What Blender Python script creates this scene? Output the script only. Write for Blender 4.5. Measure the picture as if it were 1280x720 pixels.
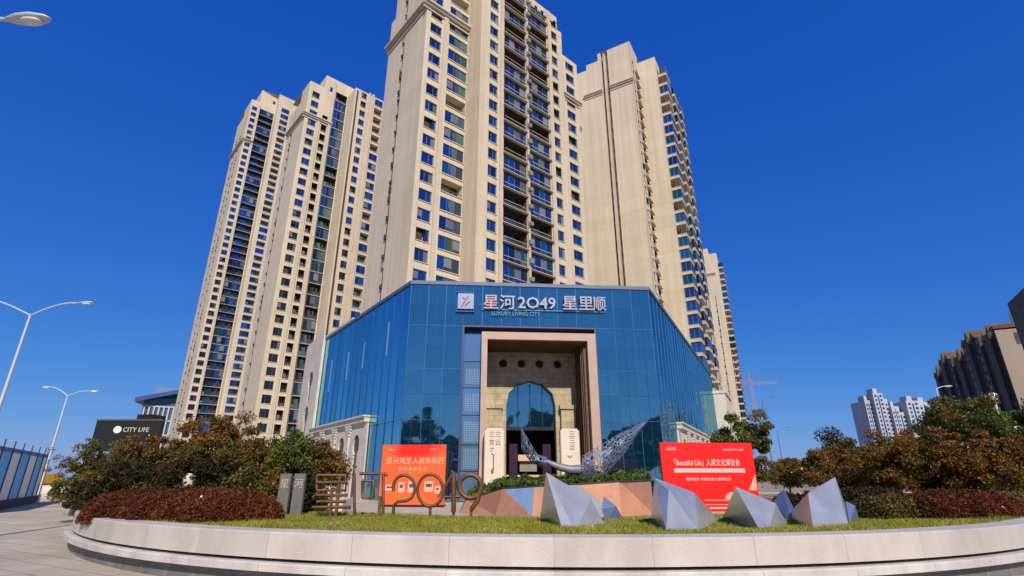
import bpy, bmesh, math, random
import numpy as np
from mathutils import Vector, Matrix
from mathutils.geometry import tessellate_polygon

R = math.radians
for o in list(bpy.data.objects):
    bpy.data.objects.remove(o)
SC = bpy.context.scene
COL = SC.collection

# ------------------------------------------------------------------ camera, world, sun, exposure
cd = bpy.data.cameras.new('camera')
cam = bpy.data.objects.new('camera', cd)
COL.objects.link(cam)
cam.location = (0, 0, 1.6)
cam.rotation_euler = (R(110.2), 0, 0)
cd.sensor_width = 36
cd.lens = 18
cd.clip_start = 0.1
cd.clip_end = 6000
SC.camera = cam

SUN_EL, SUN_AZ = 39.0, 169.0          # azimuth clockwise from +Y
w = bpy.data.worlds.new('World')
SC.world = w
w.use_nodes = True
nt = w.node_tree
nt.nodes.clear()
sky = nt.nodes.new('ShaderNodeTexSky')
sky.sky_type = 'NISHITA'
sky.sun_disc = False
sky.sun_elevation = R(SUN_EL)
sky.sun_rotation = R(SUN_AZ)
sky.altitude = 0
sky.air_density = 1.0
sky.dust_density = 0.3
sky.ozone_density = 1.0
sep = nt.nodes.new('ShaderNodeSeparateColor'); cmb = nt.nodes.new('ShaderNodeCombineColor')
nt.links.new(sky.outputs[0], sep.inputs[0])
for i, (amp, ex) in enumerate(((0.44, 1.35), (0.525, 0.80), (0.88, 0.38))):   # the deep blue of the photograph's clear sky
    m1 = nt.nodes.new('ShaderNodeMath'); m1.operation = 'MULTIPLY'; m1.inputs[1].default_value = 0.075
    m2 = nt.nodes.new('ShaderNodeMath'); m2.operation = 'POWER'; m2.inputs[1].default_value = ex
    m3 = nt.nodes.new('ShaderNodeMath'); m3.operation = 'MULTIPLY'; m3.inputs[1].default_value = amp * 10
    nt.links.new(sep.outputs[i], m1.inputs[0]); nt.links.new(m1.outputs[0], m2.inputs[0]); nt.links.new(m2.outputs[0], m3.inputs[0]); nt.links.new(m3.outputs[0], cmb.inputs[i])
bg = nt.nodes.new('ShaderNodeBackground')
bg.inputs['Strength'].default_value = 0.1
wo = nt.nodes.new('ShaderNodeOutputWorld')
nt.links.new(cmb.outputs[0], bg.inputs['Color'])
nt.links.new(bg.outputs[0], wo.inputs['Surface'])

sd = bpy.data.lights.new('sun', 'SUN')
sd.energy = 4.7
sd.angle = R(0.5)
sd.color = (1.0, 0.915, 0.78)
sun = bpy.data.objects.new('sun', sd)
COL.objects.link(sun)
sv = Vector((math.sin(R(SUN_AZ)) * math.cos(R(SUN_EL)), math.cos(R(SUN_AZ)) * math.cos(R(SUN_EL)), math.sin(R(SUN_EL))))
sun.rotation_euler = sv.to_track_quat('Z', 'Y').to_euler()
sun.location = (0, -20, 60)

SC.view_settings.view_transform = 'Standard'
SC.view_settings.look = 'None'
SC.view_settings.exposure = 0.0
SC.view_settings.gamma = 1.0
SC.view_settings.use_curve_mapping = False

# ------------------------------------------------------------------ measuring: a pixel of the 1280x720 photo at a depth Y
F_, PC_, PS_ = 640.0, math.cos(R(20.2)), math.sin(R(20.2))
def tan2(x, y):
    u = (x - 640) / F_; v = (360 - y) / F_
    fw = PC_ - v * PS_
    return u / fw, (PS_ + v * PC_) / fw
def at(x, y, Y):
    a, b = tan2(x, y)
    return Vector((a * Y, Y, 1.6 + b * Y))

# ------------------------------------------------------------------ mesh builder
class MB:
    def __init__(s):
        s.v = []; s.f = []; s.m = []; s.sm = []
    def face(s, pts, m=0, smooth=False):
        n = len(s.v)
        s.v += [tuple(p) for p in pts]
        s.f.append(tuple(range(n, n + len(pts)))); s.m.append(m); s.sm.append(smooth)
    def poly(s, verts, faces, m=0, smooth=False):
        n = len(s.v)
        s.v += [tuple(p) for p in verts]
        for f in faces:
            s.f.append(tuple(n + i for i in f)); s.m.append(m); s.sm.append(smooth)
    def hexa(s, p, m=0):
        # p: 4 bottom (ccw) + 4 top
        s.poly(p, [(3, 2, 1, 0), (4, 5, 6, 7), (0, 1, 5, 4), (1, 2, 6, 5), (2, 3, 7, 6), (3, 0, 4, 7)], m)
    def box(s, x0, x1, y0, y1, z0, z1, m=0, fr=None):
        p = [(x0, y0, z0), (x1, y0, z0), (x1, y1, z0), (x0, y1, z0), (x0, y0, z1), (x1, y0, z1), (x1, y1, z1), (x0, y1, z1)]
        if fr: p = [fr(*q) for q in p]
        s.hexa(p, m)
    def prism(s, pts, z0, z1, m=0, fr=None):
        # pts ccw polygon in plan
        n = len(pts)
        a = [(x, y, z0) for x, y in pts]; b = [(x, y, z1) for x, y in pts]
        if fr: a = [fr(*q) for q in a]; b = [fr(*q) for q in b]
        fs = [tuple(range(n - 1, -1, -1)), tuple(range(n, 2 * n))] + [(i, (i + 1) % n, n + (i + 1) % n, n + i) for i in range(n)]
        s.poly(a + b, fs, m)
    def tube(s, pts, r, m=0, n=8, cap=True):
        pts = [Vector(p) for p in pts]
        rs = r if isinstance(r, (list, tuple)) else [r] * len(pts)
        vs = []
        up0 = None
        for i, p in enumerate(pts):
            d = (pts[min(i + 1, len(pts) - 1)] - pts[max(i - 1, 0)]).normalized()
            if up0 is None:
                up0 = d.orthogonal().normalized()
            a = (up0 - d * up0.dot(d))
            if a.length < 1e-4: a = d.orthogonal()
            a.normalize(); up0 = a
            b = d.cross(a)
            for k in range(n):
                t = 2 * math.pi * k / n
                vs.append(p + (a * math.cos(t) + b * math.sin(t)) * rs[i])
        fs = []
        for i in range(len(pts) - 1):
            for k in range(n):
                k2 = (k + 1) % n
                fs.append((i * n + k, i * n + k2, (i + 1) * n + k2, (i + 1) * n + k))
        s.poly(vs, fs, m, True)
        if cap:
            s.face([vs[k] for k in range(n - 1, -1, -1)], m)
            s.face(vs[-n:], m)
    def ball(s, c, rx, ry, rz, m=0, nu=14, nv=8, fn=None):
        vs = []; fs = []
        for j in range(nv + 1):
            ph = math.pi * j / nv
            for i in range(nu):
                th = 2 * math.pi * i / nu
                q = [math.sin(ph) * math.cos(th), math.sin(ph) * math.sin(th), math.cos(ph)]
                k = fn(*q) if fn else 1
                vs.append((c[0] + rx * q[0] * k, c[1] + ry * q[1] * k, c[2] + rz * q[2] * k))
        for j in range(nv):
            for i in range(nu):
                i2 = (i + 1) % nu
                fs.append((j * nu + i, (j + 1) * nu + i, (j + 1) * nu + i2, j * nu + i2))
        s.poly(vs, fs, m, True)
    def add(s, o, fn):
        n = len(s.v)
        s.v += [tuple(fn(p)) for p in o.v]
        s.f += [tuple(n + i for i in f) for f in o.f]
        s.m += o.m; s.sm += o.sm
    def mesh(s, name, mats, off=(0, 0, 0)):
        me = bpy.data.meshes.new(name)
        ox, oy, oz = off
        me.from_pydata([(x - ox, y - oy, z - oz) for x, y, z in s.v], [], s.f)
        for mt in mats: me.materials.append(mt)
        me.polygons.foreach_set('material_index', s.m)
        me.polygons.foreach_set('use_smooth', s.sm)
        me.update()
        return me
    def build(s, name, mats, parent=None, off=None):
        if not isinstance(mats, (list, tuple)): mats = [mats]
        if off is None: off = parent['_o'] if parent is not None and '_o' in parent else (0, 0, 0)
        o = bpy.data.objects.new(name, s.mesh(name, mats, off))
        COL.objects.link(o)
        if parent is not None: o.parent = parent
        return o

def tag(o, label=None, cat=None, group=None, kind=None):
    if label: o['label'] = label
    if cat: o['category'] = cat
    if group: o['group'] = group
    if kind: o['kind'] = kind
    return o
def thing(name, loc, label, cat, group=None, rz=0):
    o = bpy.data.objects.new(name, None)
    o.empty_display_size = 0.3
    COL.objects.link(o)
    o.location = loc
    o.rotation_euler = (0, 0, rz)
    o['_o'] = tuple(float(c) for c in loc)
    return tag(o, label, cat, group)
def loose(mb, name, mats, loc, label, cat, group=None):
    o = mb.build(name, mats, None, loc)
    o.location = loc
    return tag(o, label, cat, group)
def copy_tree(o, parent=None):
    c = o.copy(); COL.objects.link(c); c.parent = parent
    for ch in [x for x in o.children]:
        copy_tree(ch, c)
    return c
class Fr:
    # s along direction (azimuth from +Y clockwise), d inward (to the left of s), z up
    def __init__(s, org, az):
        a = R(az); s.o = org; s.a = a
        s.dx, s.dy = math.sin(a), math.cos(a)
        s.ix, s.iy = -math.cos(a), math.sin(a)
        s.rz = math.pi / 2 - a
    def __call__(s, u, d, z):
        return (s.o[0] + u * s.dx + d * s.ix, s.o[1] + u * s.dy + d * s.iy, z)

# ------------------------------------------------------------------ materials
def mat(name, col, rough=0.7, metal=0.0, spec=0.5, noise=0.0, nscale=3.0, bump=0.0, bscale=40.0, col2=None, island=0.0, objr=0.0, coat=0.0, stretch=None):
    m = bpy.data.materials.new(name); m.use_nodes = True
    t = m.node_tree; b = t.nodes['Principled BSDF']
    b.inputs['Roughness'].default_value = rough
    b.inputs['Metallic'].default_value = metal
    b.inputs['Specular IOR Level'].default_value = spec
    if coat: b.inputs['Coat Weight'].default_value = coat; b.inputs['Coat Roughness'].default_value = 0.08
    src = None
    tc = t.nodes.new('ShaderNodeTexCoord')
    vec = tc.outputs['Object']
    if stretch:
        mp = t.nodes.new('ShaderNodeMapping'); mp.inputs['Scale'].default_value = stretch
        t.links.new(vec, mp.inputs['Vector']); vec = mp.outputs[0]
    c2 = col2 if col2 else tuple(c * (1 - noise) for c in col)
    if noise or col2:
        n = t.nodes.new('ShaderNodeTexNoise'); n.inputs['Scale'].default_value = nscale; n.inputs['Detail'].default_value = 6; n.inputs['Roughness'].default_value = 0.62
        t.links.new(vec, n.inputs['Vector'])
        rp = t.nodes.new('ShaderNodeValToRGB')
        rp.color_ramp.elements[0].position = 0.34; rp.color_ramp.elements[1].position = 0.66
        rp.color_ramp.elements[0].color = (*c2, 1); rp.color_ramp.elements[1].color = (*col, 1)
        t.links.new(n.outputs['Fac'], rp.inputs['Fac']); src = rp.outputs['Color']
    if island or objr:
        if island:
            g = t.nodes.new('ShaderNodeNewGeometry'); rnd = g.outputs['Random Per Island']
        else:
            g = t.nodes.new('ShaderNodeObjectInfo'); rnd = g.outputs['Random']
        k = island or objr
        mr = t.nodes.new('ShaderNodeMapRange'); mr.inputs['To Min'].default_value = 1 - k; mr.inputs['To Max'].default_value = 1 + k
        t.links.new(rnd, mr.inputs['Value'])
        hv = t.nodes.new('ShaderNodeHueSaturation')
        if src: t.links.new(src, hv.inputs['Color'])
        else: hv.inputs['Color'].default_value = (*col, 1)
        t.links.new(mr.outputs[0], hv.inputs['Value'])
        src = hv.outputs[0]
    if src: t.links.new(src, b.inputs['Base Color'])
    else: b.inputs['Base Color'].default_value = (*col, 1)
    if bump:
        n2 = t.nodes.new('ShaderNodeTexNoise'); n2.inputs['Scale'].default_value = bscale; n2.inputs['Detail'].default_value = 4
        t.links.new(tc.outputs['Object'], n2.inputs['Vector'])
        bp = t.nodes.new('ShaderNodeBump'); bp.inputs['Strength'].default_value = bump; bp.inputs['Distance'].default_value = 0.02
        t.links.new(n2.outputs['Fac'], bp.inputs['Height']); t.links.new(bp.outputs[0], b.inputs['Normal'])
    return m

def facade_paint(name, col):
    m = mat(name, col, 0.85, noise=0.13, nscale=0.10, stretch=(1, 1, 0.3), bump=0.15, bscale=1.5)
    t = m.node_tree; b = t.nodes['Principled BSDF']; src = b.inputs['Base Color'].links[0].from_socket
    tc = t.nodes.new('ShaderNodeTexCoord')
    mp = t.nodes.new('ShaderNodeMapping'); mp.inputs['Scale'].default_value = (1.3, 1.3, 0.035); t.links.new(tc.outputs['Object'], mp.inputs[0])
    n = t.nodes.new('ShaderNodeTexNoise'); n.inputs['Scale'].default_value = 1.0; n.inputs['Detail'].default_value = 5; t.links.new(mp.outputs[0], n.inputs[0])
    mr = t.nodes.new('ShaderNodeMapRange'); mr.inputs['From Min'].default_value = .40; mr.inputs['From Max'].default_value = .62; mr.inputs['To Min'].default_value = .91; mr.inputs['To Max'].default_value = 1.03
    t.links.new(n.outputs['Fac'], mr.inputs['Value'])
    sx = t.nodes.new('ShaderNodeSeparateXYZ'); t.links.new(tc.outputs['Object'], sx.inputs[0])
    dv = t.nodes.new('ShaderNodeMath'); dv.operation = 'DIVIDE'; dv.inputs[1].default_value = 3.0; t.links.new(sx.outputs[2], dv.inputs[0])
    fr = t.nodes.new('ShaderNodeMath'); fr.operation = 'FRACT'; t.links.new(dv.outputs[0], fr.inputs[0])
    gt = t.nodes.new('ShaderNodeMath'); gt.operation = 'GREATER_THAN'; gt.inputs[1].default_value = .018; t.links.new(fr.outputs[0], gt.inputs[0])
    m2 = t.nodes.new('ShaderNodeMapRange'); m2.inputs['To Min'].default_value = .80; m2.inputs['To Max'].default_value = 1; t.links.new(gt.outputs[0], m2.inputs['Value'])
    fl = t.nodes.new('ShaderNodeMath'); fl.operation = 'FLOOR'; t.links.new(dv.outputs[0], fl.inputs[0])
    wn = t.nodes.new('ShaderNodeTexWhiteNoise'); wn.noise_dimensions = '1D'; t.links.new(fl.outputs[0], wn.inputs['W'])
    m3 = t.nodes.new('ShaderNodeMapRange'); m3.inputs['To Min'].default_value = .96; m3.inputs['To Max'].default_value = 1.03; t.links.new(wn.outputs['Value'], m3.inputs['Value'])
    a = t.nodes.new('ShaderNodeMath'); a.operation = 'MULTIPLY'; t.links.new(mr.outputs[0], a.inputs[0]); t.links.new(m2.outputs[0], a.inputs[1])
    a2 = t.nodes.new('ShaderNodeMath'); a2.operation = 'MULTIPLY'; t.links.new(a.outputs[0], a2.inputs[0]); t.links.new(m3.outputs[0], a2.inputs[1])
    hv = t.nodes.new('ShaderNodeHueSaturation'); t.links.new(src, hv.inputs['Color']); t.links.new(a2.outputs[0], hv.inputs['Value'])
    t.links.new(hv.outputs[0], b.inputs['Base Color'])
    return m

def leafmat(name, cols, trans=0.25):
    m = bpy.data.materials.new(name); m.use_nodes = True
    t = m.node_tree; b = t.nodes['Principled BSDF']
    b.inputs['Roughness'].default_value = 0.55; b.inputs['Specular IOR Level'].default_value = 0.3
    g = t.nodes.new('ShaderNodeNewGeometry')
    tc = t.nodes.new('ShaderNodeTexCoord')
    n = t.nodes.new('ShaderNodeTexNoise'); n.inputs['Scale'].default_value = 1.1; n.inputs['Detail'].default_value = 3
    t.links.new(tc.outputs['Object'], n.inputs['Vector'])
    ma = t.nodes.new('ShaderNodeMath'); ma.operation = 'MULTIPLY_ADD'; ma.inputs[1].default_value = 0.55
    mb_ = t.nodes.new('ShaderNodeMath'); mb_.operation = 'MULTIPLY_ADD'; mb_.inputs[1].default_value = 1.5; mb_.inputs[2].default_value = -0.52
    t.links.new(n.outputs['Fac'], mb_.inputs[0])
    t.links.new(g.outputs['Random Per Island'], ma.inputs[0]); t.links.new(mb_.outputs[0], ma.inputs[2])
    rp = t.nodes.new('ShaderNodeValToRGB')
    el = rp.color_ramp.elements
    for i, c in enumerate(cols):
        p = i / (len(cols) - 1)
        e = el[0] if i == 0 else (el[1] if i == len(cols) - 1 else el.new(p))
        e.position = p; e.color = (*c, 1)
    t.links.new(ma.outputs[0], rp.inputs['Fac'])
    t.links.new(rp.outputs['Color'], b.inputs['Base Color'])
    tr = t.nodes.new('ShaderNodeBsdfTranslucent'); t.links.new(rp.outputs['Color'], tr.inputs['Color'])
    mx = t.nodes.new('ShaderNodeMixShader'); mx.inputs[0].default_value = trans
    t.links.new(b.outputs[0], mx.inputs[1]); t.links.new(tr.outputs[0], mx.inputs[2])
    t.links.new(mx.outputs[0], t.nodes['Material Output'].inputs['Surface'])
    return m

def glassmat(name, tint, dark, fac=0.55, rough=0.03, wav=0.02, wscale=0.35, isl=0.15):
    # coated architectural glass: tinted mirror film over a dark body
    m = bpy.data.materials.new(name); m.use_nodes = True
    t = m.node_tree; t.nodes.remove(t.nodes['Principled BSDF'])
    gl = t.nodes.new('ShaderNodeBsdfGlossy'); gl.inputs['Roughness'].default_value = rough
    df = t.nodes.new('ShaderNodeBsdfDiffuse'); df.inputs['Color'].default_value = (*dark, 1)
    g = t.nodes.new('ShaderNodeNewGeometry')
    oi = t.nodes.new('ShaderNodeObjectInfo')
    ad = t.nodes.new('ShaderNodeMath'); ad.operation = 'ADD'
    t.links.new(g.outputs['Random Per Island'], ad.inputs[0]); t.links.new(oi.outputs['Random'], ad.inputs[1])
    fr = t.nodes.new('ShaderNodeMath'); fr.operation = 'FRACT'; t.links.new(ad.outputs[0], fr.inputs[0])
    mr = t.nodes.new('ShaderNodeMapRange'); mr.inputs['To Min'].default_value = 1 - isl; mr.inputs['To Max'].default_value = 1 + isl
    t.links.new(fr.outputs[0], mr.inputs['Value'])
    hv = t.nodes.new('ShaderNodeHueSaturation'); hv.inputs['Color'].default_value = (*tint, 1)
    t.links.new(mr.outputs[0], hv.inputs['Value']); t.links.new(hv.outputs[0], gl.inputs['Color'])
    tc = t.nodes.new('ShaderNodeTexCoord')
    n = t.nodes.new('ShaderNodeTexNoise'); n.inputs['Scale'].default_value = wscale; n.inputs['Detail'].default_value = 2
    t.links.new(tc.outputs['Object'], n.inputs['Vector'])
    bp = t.nodes.new('ShaderNodeBump'); bp.inputs['Strength'].default_value = 1.0; bp.inputs['Distance'].default_value = wav
    t.links.new(n.outputs['Fac'], bp.inputs['Height']); t.links.new(bp.outputs[0], gl.inputs['Normal'])
    mx = t.nodes.new('ShaderNodeMixShader')
    lw = t.nodes.new('ShaderNodeLayerWeight'); lw.inputs['Blend'].default_value = 0.25
    mf = t.nodes.new('ShaderNodeMapRange'); mf.inputs['To Min'].default_value = fac; mf.inputs['To Max'].default_value = 1.0
    t.links.new(lw.outputs['Fresnel'], mf.inputs['Value']); t.links.new(mf.outputs[0], mx.inputs[0])
    t.links.new(df.outputs[0], mx.inputs[1]); t.links.new(gl.outputs[0], mx.inputs[2])
    t.links.new(mx.outputs[0], t.nodes['Material Output'].inputs['Surface'])
    return m

def brickmat(name, c1, c2, mortar, scale, bw=0.5, bh=0.25, msize=0.015, rough=0.75, vertical=True, bump=0.3, nmix=0.25):
    m = bpy.data.materials.new(name); m.use_nodes = True
    t = m.node_tree; b = t.nodes['Principled BSDF']; b.inputs['Roughness'].default_value = rough
    tc = t.nodes.new('ShaderNodeTexCoord')
    vec = tc.outputs['Object']
    if vertical:
        sx = t.nodes.new('ShaderNodeSeparateXYZ'); t.links.new(vec, sx.inputs[0])
        a = t.nodes.new('ShaderNodeMath'); a.operation = 'ADD'; t.links.new(sx.outputs[0], a.inputs[0]); t.links.new(sx.outputs[1], a.inputs[1])
        cx = t.nodes.new('ShaderNodeCombineXYZ'); t.links.new(a.outputs[0], cx.inputs[0]); t.links.new(sx.outputs[2], cx.inputs[1])
        vec = cx.outputs[0]
    br = t.nodes.new('ShaderNodeTexBrick')
    br.inputs['Scale'].default_value = scale
    br.inputs['Color1'].default_value = (*c1, 1); br.inputs['Color2'].default_value = (*c2, 1); br.inputs['Mortar'].default_value = (*mortar, 1)
    br.inputs['Brick Width'].default_value = bw; br.inputs['Row Height'].default_value = bh; br.inputs['Mortar Size'].default_value = msize
    t.links.new(vec, br.inputs['Vector'])
    n = t.nodes.new('ShaderNodeTexNoise'); n.inputs['Scale'].default_value = 1.2; n.inputs['Detail'].default_value = 8; n.inputs['Roughness'].default_value = 0.7
    t.links.new(tc.outputs['Object'], n.inputs['Vector'])
    mr = t.nodes.new('ShaderNodeMapRange'); mr.inputs['From Min'].default_value = 0.3; mr.inputs['From Max'].default_value = 0.7
    mr.inputs['To Min'].default_value = 1 - nmix; mr.inputs['To Max'].default_value = 1 + nmix * 0.5
    t.links.new(n.outputs['Fac'], mr.inputs['Value'])
    hv = t.nodes.new('ShaderNodeHueSaturation'); t.links.new(br.outputs['Color'], hv.inputs['Color']); t.links.new(mr.outputs[0], hv.inputs['Value'])
    t.links.new(hv.outputs[0], b.inputs['Base Color'])
    if bump:
        bp = t.nodes.new('ShaderNodeBump'); bp.inputs['Strength'].default_value = bump; bp.inputs['Distance'].default_value = 0.01; bp.invert = True
        t.links.new(br.outputs['Fac'], bp.inputs['Height']); t.links.new(bp.outputs[0], b.inputs['Normal'])
    return m

M = {}
M['cream'] = facade_paint('cream_paint', (0.66, 0.55, 0.395))
M['cream2'] = facade_paint('cream_paint_warm', (0.67, 0.54, 0.375))
M['trim'] = mat('cream_trim', (0.58, 0.48, 0.36), 0.8, noise=0.15, nscale=0.4)
M['wglass'] = glassmat('window_glass', (0.30, 0.50, 0.80), (0.006, 0.010, 0.018), 0.40, 0.04, 0.05, 0.8, 0.5)
M['wglassg'] = glassmat('window_glass_green', (0.40, 0.75, 0.75), (0.008, 0.03, 0.03), 0.36, 0.05, 0.05, 0.8, 0.4)
M['wframe'] = mat('window_frame_white', (0.13, 0.13, 0.14), 0.5)
M['dframe'] = mat('window_frame_dark', (0.06, 0.06, 0.07), 0.5)
M['curtain'] = mat('curtain', (0.12, 0.13, 0.15), 0.9, objr=0.4)
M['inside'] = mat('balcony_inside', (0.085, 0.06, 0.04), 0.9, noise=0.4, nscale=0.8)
M['pipe'] = mat('downpipe', (0.05, 0.035, 0.028), 0.7)
M['ac'] = mat('ac_casing', (0.30, 0.26, 0.21), 0.6, noise=0.3, nscale=2)

# ------------------------------------------------------------------ windows and balconies of the towers
rng = random.Random(7)
def win_mb(wd, h, var):
    """window mesh, x -w/2..w/2, y 0 = outer wall face (inward +y), z 0..h"""
    b = MB(); y = 0.22; f = 0.06
    x0, x1 = -wd / 2, wd / 2
    mull = [x0 + wd * (0.62 if var % 2 else 0.38)]
    b.box(x0, x1, y - .05, y + .03, 0, f, 1); b.box(x0, x1, y - .05, y + .03, h - f, h, 1)
    b.box(x0, x0 + f, y - .05, y + .03, f, h - f, 1); b.box(x1 - f, x1, y - .05, y + .03, f, h - f, 1)
    for q in mull: b.box(q - .025, q + .025, y - .04, y + .03, f, h - f, 1)
    xs = [x0 + f] + mull + [x1 - f]
    for i in range(2):
        j = 0.012 * math.sin(var * 3.1 + i * 2)
        if var == 3 and i == 0:      # sash left open
            b.face([(xs[i], y + .3, f), (xs[i + 1], y + .3, f), (xs[i + 1], y + .3, h - f), (xs[i], y + .3, h - f)], 3)
            b.box(xs[i + 1] - .03, xs[i + 1], y - .5, y, f, h - f, 0)
        else:
            b.face([(xs[i], y + j, f), (xs[i + 1], y - j, f), (xs[i + 1], y - j, h - f), (xs[i], y + j, h - f)], 0)
    if var == 2: b.box(x0 + f, x0 + wd * .42, y - .012, y - .006, h * .35, h - f, 2)
    if var == 4: b.box(x1 - wd * .3, x1 - f, y - .012, y - .006, f, h - f, 2)
    b.box(x0 - .08, x1 + .08, -.10, y - .05, -.10, -.005, 4)
    return b
def glaz_mb(wd, h, var):
    """glazed-in balcony: parapet band, panes with mullions"""
    b = MB(); y = 0.16; x0, x1 = -wd / 2, wd / 2
    n = max(2, round(wd / 1.25))
    b.box(x0, x1, y - .04, y + .04, 0, .06, 1); b.box(x0, x1, y - .04, y + .04, h - .07, h, 1)
    for i in range(n + 1):
        q = x0 + (x1 - x0) * i / n
        b.box(max(x0, q - .025), min(x1, q + .025), y - .035, y + .035, .06, h - .07, 1)
    for i in range(n):
        a = x0 + (x1 - x0) * i / n; c = x0 + (x1 - x0) * (i + 1) / n
        j = .015 * math.sin(var * 1.7 + i * 2.3)
        mi = 0
        if (i * 3 + var) % 5 == 4: mi = 5
        b.face([(a, y + j, .06), (c, y - j, .06), (c, y - j, h - .07), (a, y + j, h - .07)], mi)
        if (i + var) % 4 == 3: b.box(a + .03, c - .03, y - .022, y - .016, h * .3, h - .07, 2)
    b.box(x0 - .05, x1 + .05, -.12, y - .04, -.12, -.005, 4)
    return b
def open_mb(wd, h, var):
    """open balcony: rail in front, deep brown room front with door behind"""
    b = MB(); x0, x1 = -wd / 2, wd / 2; y = 1.35
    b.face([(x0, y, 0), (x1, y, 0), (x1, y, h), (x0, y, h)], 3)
    b.box(x0 + wd * .15, x0 + wd * .6, y - .08, y - .03, .02, h * .86, 5 if var % 2 else 0)
    b.box(x0 + wd * .72, x0 + wd * .9, y - .08, y - .03, h * .4, h * .86, 0)
    b.box(x0, x1, .04, .10, .92 * .55, .92 * .55 + .06, 1)
    n = int(wd / .35)
    for i in range(n + 1):
        q = x0 + .02 + (wd - .04) * i / n
        b.box(q - .015, q + .015, .055, .085, 0, .5, 1)
    if var % 3 == 0: b.box(x0 + .2, x0 + .9, .3, .9, .02, 1.1, 2)
    b.box(x0 - .05, x1 + .05, -.12, .03, -.12, -.005, 4)
    return b
def bay_mb(wd, h, var):
    """glass box balcony standing out of the wall: y -wd .. 0 here used as x 0..out"""
    b = MB(); x0, x1 = -wd / 2, wd / 2; o = 2.1
    b.box(x0, x1, -o, 0, -.75, 0, 4)
    b.box(x0 - .06, x1 + .06, -o - .06, 0, -.12, -.03, 4)
    if var % 4 != 1:
        for (p, q) in (((x0, 0), (x0, -o)), ((x0, -o), (x1, -o)), ((x1, -o), (x1, 0))):
            b.face([(p[0], p[1], 0), (q[0], q[1], 0), (q[0], q[1], h), (p[0], p[1], h)], 0 if var % 3 else 5)
    else:
        b.face([(x0, -.02, 0), (x1, -.02, 0), (x1, -.02, h), (x0, -.02, h)], 3)
        b.face([(x0 + .3, -.5, 0), (x0 + .3, -o + .3, 0), (x0 + .3, -o + .3, h), (x0 + .3, -.5, h)], 3)
    for px, py in ((x0, -o), (x1, -o), (0, -o), (x0, -o / 2)):
        b.box(px - .05, px + .05, py - .05, py + .05, 0, h, 1)
    return b
WM = None
PROTO = {}
def proto(typ, wd, h, var):
    k = (typ, round(wd, 2), round(h, 2), var)
    if k not in PROTO:
        mb = {'window': win_mb, 'glazed_balcony': glaz_mb, 'open_balcony': open_mb, 'bay_balcony': bay_mb}[typ](wd, h, var)
        PROTO[k] = [mb, None]
    return PROTO[k]
def tower_mats(glass='wglass', dark=False):
    return [M[glass], M['dframe' if dark else 'wframe'], M['curtain'], M['inside'], M['trim'], M['wglassg']]

def wall_face(mb, fr, s0, s1, d, z0, z1, cols, fz, m=0, reverse=False, deep=None):
    """one wall at inward offset d, s from s0 to s1, with a hole per storey for every column.
    cols: (a, b, zlow, zhigh, depth, first z, last z). Returns list of holes."""
    holes = []
    ss = sorted(set([s0, s1] + [c[0] for c in cols] + [c[1] for c in cols]))
    for i in range(len(ss) - 1):
        a, b = ss[i], ss[i + 1]
        c = next((c for c in cols if c[0] <= a + 1e-6 and c[1] >= b - 1e-6), None)
        if c is None:
            mb.face([fr(a, d, z0), fr(b, d, z0), fr(b, d, z1), fr(a, d, z1)], m)
            continue
        z = z0; k = math.ceil((max(z0, c[5]) - fz - c[2]) / 3.0)
        while True:
            h0 = fz + 3 * k + c[2]; h1 = fz + 3 * k + c[3]
            if h1 > min(z1, c[6]) - 0.3: break
            mb.face([fr(a, d, z), fr(b, d, z), fr(b, d, h0), fr(a, d, h0)], m)
            e = d + c[4]; mo = m
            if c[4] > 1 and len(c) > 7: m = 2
            mb.face([fr(a, d, h0), fr(b, d, h0), fr(b, e, h0), fr(a, e, h0)], m)
            mb.face([fr(a, e, h1), fr(b, e, h1), fr(b, d, h1), fr(a, d, h1)], m)
            mb.face([fr(a, d, h0), fr(a, e, h0), fr(a, e, h1), fr(a, d, h1)], m)
            mb.face([fr(b, e, h0), fr(b, d, h0), fr(b, d, h1), fr(b, e, h1)], m)
            m = mo
            holes.append((a, b, d, h0, h1, k))
            z = h1; k += 1
        mb.face([fr(a, d, z), fr(b, d, z), fr(b, d, z1), fr(a, d, z1)], m)
    return holes

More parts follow.
